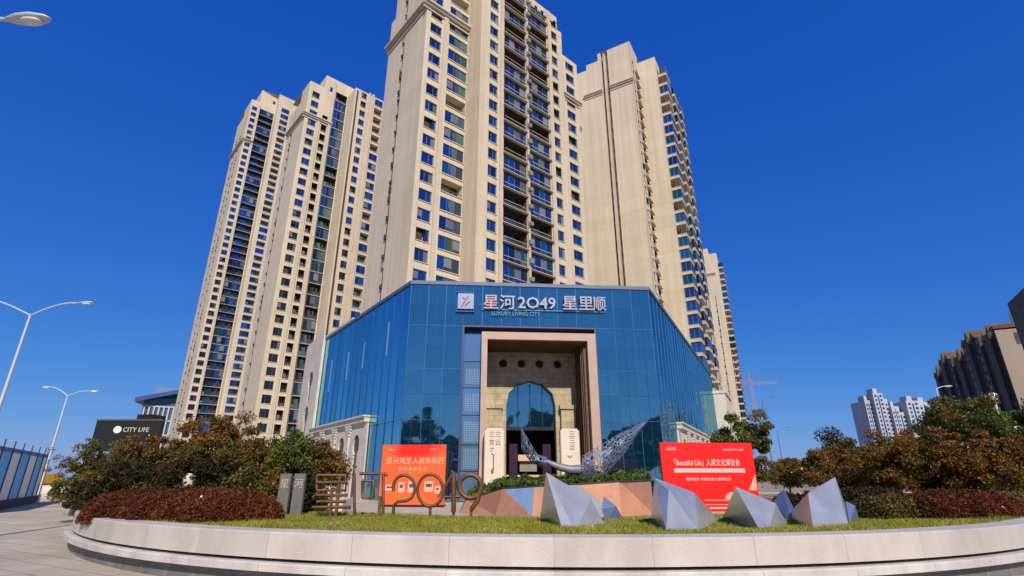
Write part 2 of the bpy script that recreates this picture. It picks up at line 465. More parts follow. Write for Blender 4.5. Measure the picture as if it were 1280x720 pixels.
COLTYPES = {'w': ('window', .9, 2.75, .3), 'ws': ('window', 1.2, 2.6, .3), 'g': ('glazed_balcony', .62, 2.72, .3),
            'o': ('open_balcony', .62, 2.72, 1.4), 'm': ('mix', .62, 2.72, 1.4), 'd': ('mix', .18, 2.96, 1.4)}
def place_windows(root, items, mats, limit=100):
    """items: (type, centre world, rz, w, h, var); the ones that show largest become parts, the rest one part"""
    off = Vector(root['_o'])
    by = {}
    for it in items:
        c = it[1]; dp = c[1] * PC_ + (c[2] - 1.6) * PS_
        px = 640 + F_ * c[0] / dp; py = 360 - F_ * (-(c[1]) * PS_ + (c[2] - 1.6) * PC_) / dp
        vis = it[6] and 0 < px < 1280 and -5 < py < 720
        by.setdefault(it[0], []).append((-(it[3] * it[4]) / dp ** 2 + (0 if vis else 1e3), it))
    for typ, lst in by.items():
        lst.sort(key=lambda q: q[0])
        rest = MB()
        for i, (sc, it) in enumerate(lst):
            p = proto(typ, it[3], it[4], it[5])
            c = Vector(it[1])
            if i < limit and sc < 500:
                key = '_me' + mats[0].name + mats[1].name
                if p[1] is None: p[1] = {}
                if key not in p[1]: p[1][key] = p[0].mesh(typ, mats)
                o = bpy.data.objects.new(typ, p[1][key]); COL.objects.link(o)
                o.parent = root; o.location = c - off; o.rotation_euler = (0, 0, it[2])
            else:
                cs, sn = math.cos(it[2]), math.sin(it[2])
                rest.add(p[0], lambda q, c=c, cs=cs, sn=sn: (c.x + q[0] * cs - q[1] * sn, c.y + q[0] * sn + q[1] * cs, c.z + q[2]))
        if rest.v:
            tag(rest.build(typ, mats, root), kind='stuff')

def facade(mb, items, fr, s0, s1, d, z0, z1, cols, fz, m=0, zvis=0, open_p=0.25, seed=0, visible=True):
    """cols: (a, b, code[, zfirst, zlast])"""
    rr = random.Random(seed * 31 + 5)
    cc = []; info = {}
    for c in cols:
        t, lo, hi, dep = COLTYPES[c[2]]
        cc.append((c[0], c[1], lo, hi, dep, c[3] if len(c) > 3 else z0 + 1, c[4] if len(c) > 4 else z1) + ((1,) if c[2] in 'do' else ()))
        info[round(c[0], 3)] = t
    for (a, b, dd, h0, h1, k) in wall_face(mb, fr, s0, s1, d, z0, z1, cc, fz, m):
        t = info[round(a, 3)]
        if t == 'mix': t = 'open_balcony' if rr.random() < open_p else 'glazed_balcony'
        var = rr.choice([0, 1, 0, 1, 2, 3, 4, 5])
        # the reveal of 'mix' columns is deep; glazing sits at the front of it
        p = fr((a + b) / 2, dd, h0)
        items.append((t, p, fr.rz, b - a, h1 - h0, var, visible and h0 > zvis))

def cornice(root, fr, segs, z, out=0.7, name='cornice'):
    b = MB()
    for (a, c, d) in segs:
        b.box(a, c, d - out, d - .004, z, z + .35, 0, fr)
        b.box(a, c, d - out * .6, d - .004, z - .4, z - .002, 0, fr)
        b.box(a, c, d - out * .25, d - .004, z - 1.1, z - .85, 0, fr)
    return b.build(name, M['trim'], root)

def groove(mb, items, fr, s0, s1, d, z0, z1, m=0, w=1.0):
    pass

# ------------------------------------------------------------------ ground
def ground_mat():
    m = bpy.data.materials.new('paving_slabs'); m.use_nodes = True
    t = m.node_tree; b = t.nodes['Principled BSDF']; b.inputs['Roughness'].default_value = 0.85
    tc = t.nodes.new('ShaderNodeTexCoord')
    br = t.nodes.new('ShaderNodeTexBrick'); br.inputs['Scale'].default_value = 1.0
    br.inputs['Brick Width'].default_value = 1.2; br.inputs['Row Height'].default_value = 0.6; br.inputs['Mortar Size'].default_value = 0.012
    br.inputs['Color1'].default_value = (0.50, 0.42, 0.32, 1); br.inputs['Color2'].default_value = (0.44, 0.37, 0.28, 1); br.inputs['Mortar'].default_value = (0.2, 0.17, 0.14, 1)
    mp = t.nodes.new('ShaderNodeMapping'); mp.inputs['Rotation'].default_value = (0, 0, 0.5)
    t.links.new(tc.outputs['Object'], mp.inputs['Vector']); t.links.new(mp.outputs[0], br.inputs['Vector'])
    n = t.nodes.new('ShaderNodeTexNoise'); n.inputs['Scale'].default_value = 0.35; n.inputs['Detail'].default_value = 9; n.inputs['Roughness'].default_value = 0.7
    t.links.new(tc.outputs['Object'], n.inputs['Vector'])
    mr = t.nodes.new('ShaderNodeMapRange'); mr.inputs['From Min'].default_value = .3; mr.inputs['From Max'].default_value = .7; mr.inputs['To Min'].default_value = .72; mr.inputs['To Max'].default_value = 1.15
    t.links.new(n.outputs['Fac'], mr.inputs['Value'])
    hv = t.nodes.new('ShaderNodeHueSaturation'); t.links.new(br.outputs['Color'], hv.inputs['Color']); t.links.new(mr.outputs[0], hv.inputs['Value'])
    t.links.new(hv.outputs[0], b.inputs['Base Color'])
    return m
g = MB(); g.face([(-2500, -2500, 0), (2500, -2500, 0), (2500, 2500, 0), (-2500, 2500, 0)])
tag(g.build('ground', mat('ground_dust', (0.30, 0.26, 0.21), 0.9, noise=0.3, nscale=0.02)), kind='structure')
g = MB(); g.face([(-60, -40, .004), (60, -40, .004), (60, 60, .004), (-60, 60, .004)])
tag(g.build('pavement', ground_mat()), kind='structure')

# ------------------------------------------------------------------ round planter island in front
CX, CY = 1.3, 23.65
A0, A1 = R(-112), R(108)           # measured from -Y (towards the camera), positive to +X
def ringpt(r, a): return (CX + r * math.sin(a), CY - r * math.cos(a))
def ring_band(mb, prof, m=0, n=220, a0=A0, a1=A1, closed=True):
    """sweep a profile [(r,z),...] round the arc"""
    P = len(prof); vs = []
    for i in range(n + 1):
        a = a0 + (a1 - a0) * i / n
        for r, z in prof:
            x, y = ringpt(r, a); vs.append((x, y, z))
    fs = []
    for i in range(n):
        for k in range(P if closed else P - 1):
            k2 = (k + 1) % P
            fs.append((i * P + k, (i + 1) * P + k, (i + 1) * P + k2, i * P + k2))
    mb.poly(vs, fs, m)
    if closed:
        mb.face([vs[k] for k in range(P)], m); mb.face([vs[n * P + k] for k in range(P - 1, -1, -1)], m)
def stone_joint_mat(name, c, c2, step):
    m = mat(name, c, 0.55, noise=0.0, col2=c2, nscale=1.6, bump=.25, bscale=25, stretch=(1, 1, .45))
    t = m.node_tree; b = t.nodes['Principled BSDF']
    src = b.inputs['Base Color'].links[0].from_socket
    tc = t.nodes.new('ShaderNodeTexCoord'); sx = t.nodes.new('ShaderNodeSeparateXYZ'); t.links.new(tc.outputs['Object'], sx.inputs[0])
    at2 = t.nodes.new('ShaderNodeMath'); at2.operation = 'ARCTAN2'; t.links.new(sx.outputs[0], at2.inputs[0]); t.links.new(sx.outputs[1], at2.inputs[1])
    ml = t.nodes.new('ShaderNodeMath'); ml.operation = 'MULTIPLY'; ml.inputs[1].default_value = 15.5 / step; t.links.new(at2.outputs[0], ml.inputs[0])
    fl = t.nodes.new('ShaderNodeMath'); fl.operation = 'FRACT'; t.links.new(ml.outputs[0], fl.inputs[0])
    lt = t.nodes.new('ShaderNodeMath'); lt.operation = 'LESS_THAN'; lt.inputs[1].default_value = 0.008 / step * 1.2; t.links.new(fl.outputs[0], lt.inputs[0])
    fo = t.nodes.new('ShaderNodeMath'); fo.operation = 'FLOOR'; t.links.new(ml.outputs[0], fo.inputs[0])
    wn = t.nodes.new('ShaderNodeTexWhiteNoise'); wn.noise_dimensions = '1D'; t.links.new(fo.outputs[0], wn.inputs['W'])
    mr = t.nodes.new('ShaderNodeMapRange'); mr.inputs['To Min'].default_value = .88; mr.inputs['To Max'].default_value = 1.06; t.links.new(wn.outputs['Value'], mr.inputs['Value'])
    hv = t.nodes.new('ShaderNodeHueSaturation'); t.links.new(src, hv.inputs['Color']); t.links.new(mr.outputs[0], hv.inputs['Value'])
    mx = t.nodes.new('ShaderNodeMixRGB'); t.links.new(lt.outputs[0], mx.inputs[0]); t.links.new(hv.outputs[0], mx.inputs[1]); mx.inputs[2].default_value = (.34, .29, .28, 1)
    t.links.new(mx.outputs[0], b.inputs['Base Color'])
    return m
pl = thing('planter_wall', (CX, CY, 0), 'curved pale stone planter wall with a dark groove and stepped base around the lawn', 'planter wall')
b = MB(); ring_band(b, [(15.12, .41), (15.60, .41), (15.60, .765), (15.58, .78), (15.12, .78)])
b.build('coping', stone_joint_mat('pale_stone', (.58, .52, .47), (.47, .415, .37), 1.5), pl)
b = MB(); ring_band(b, [(15.0, .0), (15.30, .0), (15.30, .408), (15.0, .408)])
b.build('groove', mat('groove_shade_stone', (.06, .035, .03), .5, noise=.4, nscale=3), pl)  # near-black colour carries the shade of the gap under the coping
b = MB(); ring_band(b, [(15.31, .245), (15.72, .245), (15.72, .345), (15.70, .36), (15.31, .36)])
b.build('ledge', stone_joint_mat('white_stone', (.64, .60, .56), (.46, .42, .39), 1.5), pl)
b = MB(); ring_band(b, [(15.31, .006), (15.58, .006), (15.58, .242), (15.31, .242)])
b.build('base', stone_joint_mat('grey_granite', (.20, .20, .19), (.13, .13, .12), .75), pl)
b = MB(); ring_band(b, [(10.55, .006), (10.75, .006), (10.75, .70), (10.55, .70)])
b.build('inner_wall', M['trim'], pl)

# soil with gentle mounds, and grass blades on it
def gz(x, y):
    r = math.hypot(x - CX, y - CY)
    e = max(0, min(1, (15.12 - r) / 1.2)) * max(0, min(1, (r - 10.7) / .8))
    return .70 + e * (.02 + .03 * math.sin(x * .9 + 1.3) * math.cos(y * .7) + .015 * math.sin(x * 2.3 + y * 1.7)) + .05 * max(0, min(1, (r - 13.6) / 1.2))
b = MB(); n = 260; nr = 14; vs = []
for i in range(n + 1):
    a = A0 + (A1 - A0) * i / n
    for j in range(nr + 1):
        x, y = ringpt(10.75 + (15.12 - 10.75) * j / nr, a); vs.append((x, y, gz(x, y)))
b.poly(vs, [(i * (nr + 1) + j, i * (nr + 1) + j + 1, (i + 1) * (nr + 1) + j + 1, (i + 1) * (nr + 1) + j) for i in range(n) for j in range(nr)], 0, True)
tag(b.build('lawn_soil', mat('lawn_soil', (.24, .24, .05), .95, col2=(.13, .10, .05), nscale=3)), kind='structure')

def quads_mesh(name, P, N4, mats, mi=None, loc=(0, 0, 0)):
    """P: (n,k,3) array of polygons with k corners"""
    n, k = P.shape[0], P.shape[1]
    me = bpy.data.meshes.new(name)
    me.vertices.add(n * k); me.vertices.foreach_set('co', (P - np.array(loc)).astype(np.float32).ravel())
    me.loops.add(n * k); me.loops.foreach_set('vertex_index', np.arange(n * k, dtype=np.int32))
    me.polygons.add(n); me.polygons.foreach_set('loop_start', np.arange(0, n * k, k, dtype=np.int32))
    try: me.polygons.foreach_set('loop_total', np.full(n, k, dtype=np.int32))
    except Exception: pass
    for m_ in mats: me.materials.append(m_)
    if mi is not None: me.polygons.foreach_set('material_index', mi.astype(np.int32))
    me.update(calc_edges=True)
    return me
G_RS = np.random.RandomState(3)
def grass():
    n = 150000
    rs = G_RS
    r = np.sqrt(rs.uniform(10.8 ** 2, 15.16 ** 2, n)); a = rs.uniform(R(-75), R(70), n)
    x = CX + r * np.sin(a); y = CY - r * np.cos(a)
    z = np.array([gz(p, q) for p, q in zip(x, y)])
    patch = .5 + .5 * np.sin(x * 1.7 + np.sin(y * 2.1) * 1.5) * np.cos(y * 1.9 + x * .6)
    keep = (patch + .25 * rs.rand(n)) > .16
    h = (.03 + .05 * rs.rand(n)) * (.4 + 1.0 * patch); wd = .006 + .006 * rs.rand(n)
    th = rs.uniform(0, 2 * np.pi, n); lean = rs.normal(0, .035, (n, 2))
    dx, dy = np.cos(th) * wd, np.sin(th) * wd
    P = np.stack([np.stack([x - dx, y - dy, z - .01], 1), np.stack([x + dx, y + dy, z - .01], 1), np.stack([x + lean[:, 0], y + lean[:, 1], z + h], 1)], 1)
    P = P[keep]
    me = quads_mesh('grass', P, None, [leafmat('grass_blades', [(.17, .19, .02), (.34, .36, .035), (.56, .50, .09), (.26, .30, .03), (.48, .44, .07)], .3)])
    o = bpy.data.objects.new('grass', me); COL.objects.link(o)
    tag(o, 'sunlit yellow green lawn on the planter island', 'grass', kind='stuff')
grass()

# ------------------------------------------------------------------ sales centre with the blue glass front
L_ = (-7.53, 36.0); R_ = (10.57, 37.4)
FF = Fr(L_, 85.577); FL = Fr(L_, -35.763); FR_ = Fr(R_, 26.5015)
HR = 15.16
SCT = thing('sales_centre', (1.5, 40, 0), 'low building with blue mirror glass walls, rooftop parapet line and tall arched entrance portal', 'building')
M['cwall'] = glassmat('curtain_glass', (0.30, 0.56, 0.62), (0.004, 0.035, 0.08), 0.58, 0.03, 0.05, 0.35, 0.10)
M['mull'] = mat('mullion', (.035, .12, .25), .3, .5)
M['mullb'] = mat('bright_mullion', (.10, .24, .40), .35, .4)
M['pink'] = mat('pink_granite', (.50, .34, .26), .5, noise=.15, nscale=1.2, bump=.1)
M['dark'] = mat('dark_metal', (.025, .02, .03), .4, .3)
def curtain(name, fr, s0, s1, ns, zs, skip=None, flip=1, jit=.007):
    """panels one by one, each a hair out of line, as real curtain walls are"""
    b = MB(); rr = random.Random(name + str(s0))
    st = (s1 - s0) / ns
    for i in range(ns):
        for j in range(len(zs) - 1):
            a, c, z0, z1 = s0 + i * st + .012, s0 + (i + 1) * st - .012, zs[j] + .012, zs[j + 1] - .012
            if skip and a + .2 < skip[1] and c - .2 > skip[0] and z0 + .1 < skip[2]: continue
            e1, e2 = rr.uniform(-jit, jit), rr.uniform(-jit, jit)
            b.face([fr(a, e1, z0), fr(c, e2, z0), fr(c, -e1, z1), fr(a, -e2, z1)], 0)
            
    return b.build(name, M['cwall'], SCT)
def grid(name, fr, s0, s1, ns, zs, m, t=.02, skip=None, d=.006, vstart=0):
    b = MB(); st = (s1 - s0) / ns
    for i in range(ns + 1):
        q = s0 + i * st; zz = zs[0]
        if skip and skip[0] - .01 < q < skip[1] + .01: zz = skip[2]
        b.box(q - t, q + t, -.03, d + .05, zz, zs[-1], 0, fr)
    for z in zs[1:-1]:
        segs = [(s0, s1)] if not (skip and z < skip[2]) else [(s0, skip[0]), (skip[1], s1)]
        for (p, q) in segs: b.box(p, q, -.022, d + .05, z - t, z + t, 0, fr)
    return b.build(name, m, SCT)
ZS = [0, 1.3, 2.6, 3.9, 5.25, 7.0, 8.8, 10.4, 12.0, 13.6, HR]
FW = 18.154
# front, split round the portal: left, right, above
for (s0, s1, ns, zs) in ((0, 3.93, 3, ZS), (13.82, FW, 3, ZS), (3.93, 13.82, 7, [12.0, 13.6, HR])):
    curtain('glass_wall', FF, s0, s1, ns, zs)
    grid('mullions', FF, s0, s1, ns, [z for z in zs if z in (0, 5.25, 8.8, 12.0, HR)], M['mullb'], .014)
    grid('seams', FF, s0, s1, ns * 2, zs, M['mull'], .006, d=.002)
curtain('glass_wall', FL, 0, 20.8, 14, [0, 5.25, HR], jit=.0015)
grid('mullions', FL, 0, 20.8, 14, [0, 5.25, HR], M['mull'], .012)
curtain('glass_wall', FR_, 0, 40.2, 27, [0, 5.25, 8.8, 12.0, HR])
grid('mullions', FR_, 0, 40.2, 27, [0, 5.25, 8.8, 12.0, HR], M['mullb'], .012)
b = MB()   # parapet, roof
b.box(-.05, FW + .05, -.10, .25, HR + .003, HR + .28, 0, FF)
b.box(0.2, 20.9, -.25, .10, HR + .003, HR + .279, 0, Fr(L_, -35.763)) if False else None
for fr, ln, sg in ((FL, 20.9, -1), (FR_, 40.3, 1)):
    if sg < 0: b.box(0.0, ln, -.25, .10, HR + .005, HR + .275, 0, fr)
    else: b.box(0.0, ln, -.10, .25, HR + .005, HR + .275, 0, fr)
b.build('parapet', mat('parapet_metal', (.10, .12, .20), .5, .2), SCT)
lw = FL(20.8, 0, 0); rw = FR_(40.2, 0, 0)
b = MB(); b.face([(L_[0], L_[1], HR), (R_[0], R_[1], HR), (rw[0], rw[1], HR), (lw[0], lw[1] + 14, HR), (lw[0], lw[1], HR)])
b.face([(rw[0], rw[1], 0), (lw[0], lw[1] + 14, 0), (lw[0], lw[1] + 14, HR), (rw[0], rw[1], HR)])
b.face([(lw[0], lw[1] + 14, 0), (lw[0], lw[1], 0), (lw[0], lw[1], HR), (lw[0], lw[1] + 14, HR)])
b.build('roof', mat('roof_grey', (.2, .2, .2), .9), SCT)
# reflected light streaks, put on the left glass wall as thin pale strips
b = MB()
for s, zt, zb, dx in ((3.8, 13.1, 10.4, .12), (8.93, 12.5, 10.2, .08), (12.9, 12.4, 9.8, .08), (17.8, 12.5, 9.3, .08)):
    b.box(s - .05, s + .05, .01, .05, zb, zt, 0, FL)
o = b.build('reflection_streaks', mat('reflection_pale', (.16, .28, .46), .3), SCT)

# outer frame of the portal
b = MB()
b.box(3.93, 4.05, -.12, .5, 0, 11.9, 0, FF); b.box(13.70, 13.82, -.12, .5, 0, 11.9, 0, FF); b.box(3.93, 13.82, -.12, .5, 11.903, 12.0, 0, FF)
b.build('outer_frame', mat('purple_frame', (.10, .07, .14), .4, .4), SCT)
b = MB()   # shadow gap + frosted side strips
b.box(4.05, 13.70, .45, .5, 11.55, 11.9, 0, FF)
b.build('lintel_gap', M['dark'], SCT)
gm = glassmat('frosted_glass', (0.28, 0.52, 0.80), (.10, .17, .26), .35, .15, .02, .5, .2)
b = MB()
for (p, q) in ((4.06, 5.33), (13.45 + .32, 13.69)):
    if q - p < .1: continue
    for (z0, z1) in ((0.05, 1.9), (1.95, 3.6), (3.65, 5.6), (5.65, 7.5), (7.55, 9.4), (9.45, 11.54)):
        b.face([FF(p, .42, z0), FF(q, .42, z0), FF(q, .42, z1), FF(p, .42, z1)])
b.build('side_glass', gm, SCT)
b = MB()
for (z0, z1) in ((2.1, 3.4), (3.8, 5.2), (5.9, 7.1), (7.8, 8.9)):
    for i in range(9): b.box(4.28 + i * .115, 4.30 + i * .115, .39, .41, z0, z1, 0, FF)
    for i in range(int((z1 - z0) / .13) + 1): b.box(4.2, 5.25, .388, .409, z0 + i * .13, z0 + i * .13 + .02, 0, FF)
b.build('frit_grid', mat('white_frit', (.27, .40, .54), .5), SCT)
# pink stone portal
PX0, PX1, PZ = 5.33, 13.70, 11.5
b = MB()
b.box(PX0, PX0 + .42, -.35, 3.3, 0, PZ, 0, FF); b.box(PX1 - .62, PX1 - .003, -.35, 3.3, 0, PZ, 0, FF)
b.box(PX0 + .42, PX1 - .62, -.35, 3.3, PZ - .55, PZ, 0, FF)
b.build('portal_frame', M['pink'], SCT)
ix0, ix1, izt = PX0 + .42, PX1 - .62, PZ - .55
M['wood'] = mat('brown_slats', (.16, .075, .035), .6, noise=.45, nscale=5)
b = MB()
for i in range(26):
    y = .05 + i * .12
    b.box(ix0 + .003, ix1 - .003, y, y + .06, izt - .16, izt - .002, 0, FF)
b.box(ix0 + .003, ix1 - .003, .02, 3.2, izt - .04, izt - .005, 0, FF)
b.build('ceiling_slats', M['wood'], SCT)
b = MB()
for i in range(14):
    y = .2 + i * .21
    b.box(ix1 - .22 - .08 * (i % 3), ix1 - .003, y, y + .12, 0, izt - .2, 0, FF)
b.build('side_slats', M['wood'], SCT)
def holed(mb, fr, outer, holes, d0, d1, m=0):
    """flat wall with holes: loops of (s,z); front at d0, reveals to d1"""
    loops = [outer] + holes
    flat = [p for l in loops for p in l]
    tris = tessellate_polygon([[Vector((p[0], p[1], 0)) for p in l] for l in loops])
    vs = [fr(p[0], d0, p[1]) for p in flat]
    mb.poly(vs, [tuple(t) for t in tris], m)
    for l in loops:
        n = len(l)
        for i in range(n):
            p, q = l[i], l[(i + 1) % n]
            mb.face([fr(p[0], d0, p[1]), fr(q[0], d0, q[1]), fr(q[0], d1, q[1]), fr(p[0], d1, p[1])], m)
def circ(cx, cz, r, n=20): return [(cx + r * math.cos(2 * math.pi * i / n), cz + r * math.sin(2 * math.pi * i / n)) for i in range(n)]
M['stone'] = brickmat('khaki_stone_blocks', (.50, .40, .25), (.42, .33, .21), (.22, .17, .11), 1.0, .9, .42, .012, nmix=.35)
b = MB()
ax0, ax1, acx = 7.35, 11.15, 9.25
arch = [(ax0, .03), (ax1, .03), (ax1, 6.6)]
for i in range(1, 18):
    t = math.pi * i / 18
    k = 1 + (.03 if i % 3 == 0 else -.01)
    arch.append((acx + 1.9 * math.cos(t) * k, 6.6 + 2.0 * math.sin(t) * k))
arch.append((ax0, 6.6))
holed(b, FF, [(ix0, 0), (ix1, 0), (ix1, izt - .04), (ix0, izt - .04)], [arch] + [circ(7.1 + i * 1.44, 9.93, .33) for i in range(4)], 3.2, 4.0)
b.build('arch_wall', M['stone'], SCT)
b = MB()
b.box(ix0 - .05, ax0 - .35, 2.75, 3.2, 0, 6.4, 0, FF); b.box(ax1 + .35, ix1 - .45, 2.75, 3.2, 0, 6.4, 0, FF)
b.box(ix0 - .05, ax0 - .25, 2.65, 3.2, 6.4, 6.7, 0, FF); b.box(ax1 + .25, ix1 - .40, 2.65, 3.2, 6.4, 6.7, 0, FF)
b.build('pilaster', M['stone'], SCT)
b = MB(); b.face([FF(ax0 - .3, 3.8, 5.0), FF(ax1 + .3, 3.8, 5.0), FF(ax1 + .3, 3.8, 8.8), FF(ax0 - .3, 3.8, 8.8)])
b.build('arch_window', M['cwall'], SCT)
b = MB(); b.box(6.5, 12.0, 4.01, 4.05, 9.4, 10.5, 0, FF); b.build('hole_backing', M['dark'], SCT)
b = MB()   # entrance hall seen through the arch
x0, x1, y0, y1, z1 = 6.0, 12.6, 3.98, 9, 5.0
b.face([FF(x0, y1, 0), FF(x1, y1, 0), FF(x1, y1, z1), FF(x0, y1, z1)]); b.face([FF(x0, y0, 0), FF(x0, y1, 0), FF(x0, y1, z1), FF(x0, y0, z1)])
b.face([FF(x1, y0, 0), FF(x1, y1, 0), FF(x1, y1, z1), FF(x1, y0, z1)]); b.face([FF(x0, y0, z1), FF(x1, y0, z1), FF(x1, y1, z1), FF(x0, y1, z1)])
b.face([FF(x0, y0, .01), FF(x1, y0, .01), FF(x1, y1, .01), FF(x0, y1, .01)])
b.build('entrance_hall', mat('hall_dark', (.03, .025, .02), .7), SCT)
b = MB(); b.box(8.35, 9.95, 4.3, 5.5, 2.7, 3.15, 0, FF); b.box(8.5, 9.8, 4.6, 4.7, 1.95, 2.65, 1, FF); b.box(8.2, 10.3, 4.25, 4.5, 1.55, 1.68, 0, FF)
b.box(7.4, 11.1, 3.7, 3.78, 1.6, 1.7, 0, FF)
b.build('door_canopy', [mat('beige_canopy', (.65, .42, .28), .6), M['ac']], SCT)
for s in (7.62, 10.15):
    b = MB(); b.box(s, s + .62, 3.62, 3.95, 0, 3.9, 0, FF); b.build('door_panel', mat('purple_lacquer', (.035, .012, .035), .3), SCT)
b = MB(); b.box(ax0, ax1, 3.70, 3.80, 4.9, 5.15, 0, FF)
for s in (8.3, 9.25, 10.2): b.box(s - .03, s + .03, 3.72, 3.79, 5.15, 8.4, 0, FF)
b.build('door_transom', M['dark'], SCT)

# cream arcades along both wings
M['stucco'] = mat('ivory_stucco', (.66, .58, .48), .8, noise=.2, nscale=1.1, bump=.1, bscale=8)
def keyhole(c, top, w=.72, waist=.44, bot=.05):
    pts = [(c - waist, bot), (c + waist, bot), (c + waist, top - 1.25)]
    for i in range(11):
        t = -math.pi / 3 + (math.pi + 2 * math.pi / 3) * i / 10
        pts.append((c + w * math.cos(t), top - .55 + (w + .1) * math.sin(t)))
    pts.append((c - waist, top - 1.25))
    return pts
def arcade(fr, s0, s1, zt, c0, step, top, sgn):
    b = MB(); d0, d1 = -.26, -.14
    if sgn < 0: d0, d1 = .26, .14
    hs_ = []
    c = c0
    while c < s1 - 1: hs_.append(keyhole(c, top)); c += step
    holed(b, fr, [(s0, 0), (s1, 0), (s1, zt - .5), (s0, zt - .5)], hs_, d0, d1)
    dd = (d0 - .35 * sgn, d0) if sgn > 0 else (d0, d0 + .35)
    lo, hi = min(0.02 * -sgn, d0 - .22 * sgn), max(0.02 * -sgn, d0 - .22 * sgn)
    b.box(s0 - .08, s1 + .1, lo, hi, zt - .5, zt - .12, 0, fr)
    lo, hi = min(0.02 * -sgn, d0 - .36 * sgn), max(0.02 * -sgn, d0 - .36 * sgn)
    b.box(s0 - .16, s1 + .2, lo, hi, zt - .12, zt, 0, fr)
    b.face([fr(s0, 0, 0), fr(s0, d0, 0), fr(s0, d0, zt - .5), fr(s0, 0, zt - .5)])
    c = c0 + step / 2; 
    while c < s1 - .5:     # slim pilasters with fan capitals
        lo, hi = sorted((d0, d0 - .10 * sgn))
        b.box(c - .2, c + .2, lo, hi, 0, zt - 1.6, 0, fr)
        for k in range(5):
            ww = .2 + .12 * k
            lo, hi = sorted((d0, d0 - (.11 + .02 * k) * sgn))
            b.box(c - ww, c + ww, lo, hi, zt - 1.6 + k * .22, zt - 1.6 + (k + 1) * .22 - .003, 0, fr)
        c += step
    o = b.build('arcade', M['stucco'], SCT)
    b = MB(); e = d1 - .02 * sgn
    b.face([fr(s0 + .1, d1, 0), fr(s1, d1, 0), fr(s1, d1, zt - .6), fr(s0 + .1, d1, zt - .6)])
    b.build('arcade_glass', mat('brown_glass', (.035, .022, .016), .3), SCT)
arcade(FL, 6.0, 21.0, 6.07, 7.88, 3.58, 4.45, -1)
arcade(FR_, 6.4, 32.0, 5.75, 8.2, 3.58, 4.3, 1)
# cream annexes at the rear of each wing
FA = Fr((lw[0], lw[1]), -35.763)
b = MB(); dsh = .30
holed(b, FA, [(.0, 0), (6.3, 0), (6.3, 15.6), (.0, 16.3)], [keyhole(3.0, 11.9, .8, .4, 8.9), keyhole(3.0, 8.2, .8, .4, 5.2)], dsh, .19)
b.box(0, 6.3, -9, .18, 0, 15.3, 0, FA)
b.box(-6, 6.6, dsh - 2.5, dsh - .9, HR + .3, 16.3, 0, FA)
b.box(0, 6.3, dsh, dsh + .25, 4.2, 4.6, 0, FA)
b.build('rear_block', M['stucco'], SCT)
b = MB(); b.face([FA(.2, .21, .1), FA(6.1, .21, .1), FA(6.1, .21, 15), FA(.2, .21, 15)]); b.build('rear_window', mat('brown_glass_rear', (.05, .03, .02), .3), SCT)
FB = Fr((rw[0], rw[1]), 26.5)
b = MB(); b.box(0.02, 9, -1.6, 6, 0, 12.6, 0, FB)
for z in (3.5, 7.5): b.box(1.2, 2.0, -1.63, -1.58, z, z + 2.2, 1, FB); b.box(4, 4.8, -1.63, -1.58, z, z + 2.2, 1, FB)
b.box(-.1, 9.1, -1.8, 6.2, 12.6, 13, 0, FB); b.build('rear_block', [M['stucco'], M['inside']], SCT)

# ---- lettering
def text_obj(txt, size, fr, s, d, z, m, parent, ext=.03, name='lettering', align='LEFT', sx=1.0, bold=0.0, off=None):
    cu = bpy.data.curves.new('txt', 'FONT'); cu.body = txt; cu.size = size; cu.extrude = ext; cu.align_x = align; cu.offset = bold
    cu.resolution_u = 2
    to = bpy.data.objects.new('txt', cu); COL.objects.link(to)
    dg = bpy.context.evaluated_depsgraph_get(); dg.update()
    me = bpy.data.meshes.new_from_object(to.evaluated_get(dg))
    bpy.data.objects.remove(to)
    me.name = name
    p = Vector(parent['_o']) if parent is not None else Vector((0, 0, 0))
    vs = np.empty(len(me.vertices) * 3, dtype=np.float32); me.vertices.foreach_get('co', vs); vs = vs.reshape(-1, 3)
    out = np.empty_like(vs)
    for i, (x, y, zz) in enumerate(vs):
        q = fr(s + x * sx, d - zz, z + y); out[i] = (q[0] - p.x, q[1] - p.y, q[2] - p.z)
    me.vertices.foreach_set('co', out.ravel()); me.update()
    me.materials.clear(); me.materials.append(m)
    o = bpy.data.objects.new(name, me); COL.objects.link(o); o.parent = parent
    return o
M['sign'] = mat('silver_letters', (.32, .30, .36), .35, .2)
M['signr'] = mat('pinkish_letters', (.42, .27, .29), .4, .1)
M['signb'] = mat('teal_letters', (.09, .22, .34), .4, .2)
text_obj('星', 1.22, FF, 5.35, -.28, 13.36, M['signr'], SCT, .06, bold=.012)
text_obj('河', 1.22, FF, 6.58, -.28, 13.36, M['sign'], SCT, .06, bold=.012)
text_obj('2O49', 1.25, FF, 7.95, -.28, 13.38, M['sign'], SCT, .06, bold=.015, sx=1.0)
text_obj('星里', 1.22, FF, 11.3, -.28, 13.42, M['sign'], SCT, .06, bold=.012)
text_obj('顺', 1.22, FF, 13.65, -.28, 13.42, M['sign'], SCT, .06, bold=.012, sx=.85)
text_obj('LUXURY LIVING CITY', .46, FF, 6.0, -.2, 12.8, M['signb'], SCT, .03, sx=.82)
b = MB()
for (z0, z1) in ((13.22, 13.27),): b.box(5.3, 14.5, -.2, -.1, z0, z1, 0, FF)
b.build('sign_rail', M['mullb'], SCT)
b = MB(); b.box(3.5, 4.68, -.22, -.02, 13.25, 14.45, 0, FF)
b.box(3.35, 4.75, -.26, -.02, 14.5, 14.56, 1, FF); b.box(3.35, 4.75, -.26, -.02, 13.0, 13.08, 1, FF)
em = b.build('emblem', [mat('emblem_silver', (.27, .27, .38), .35, .3), M['mull']], SCT)
b = MB()
b.prism([(3.95, 0), (4.1, 0), (4.3, .4), (4.22, .62), (4.05, .35)], 0, .04, 0) if False else None
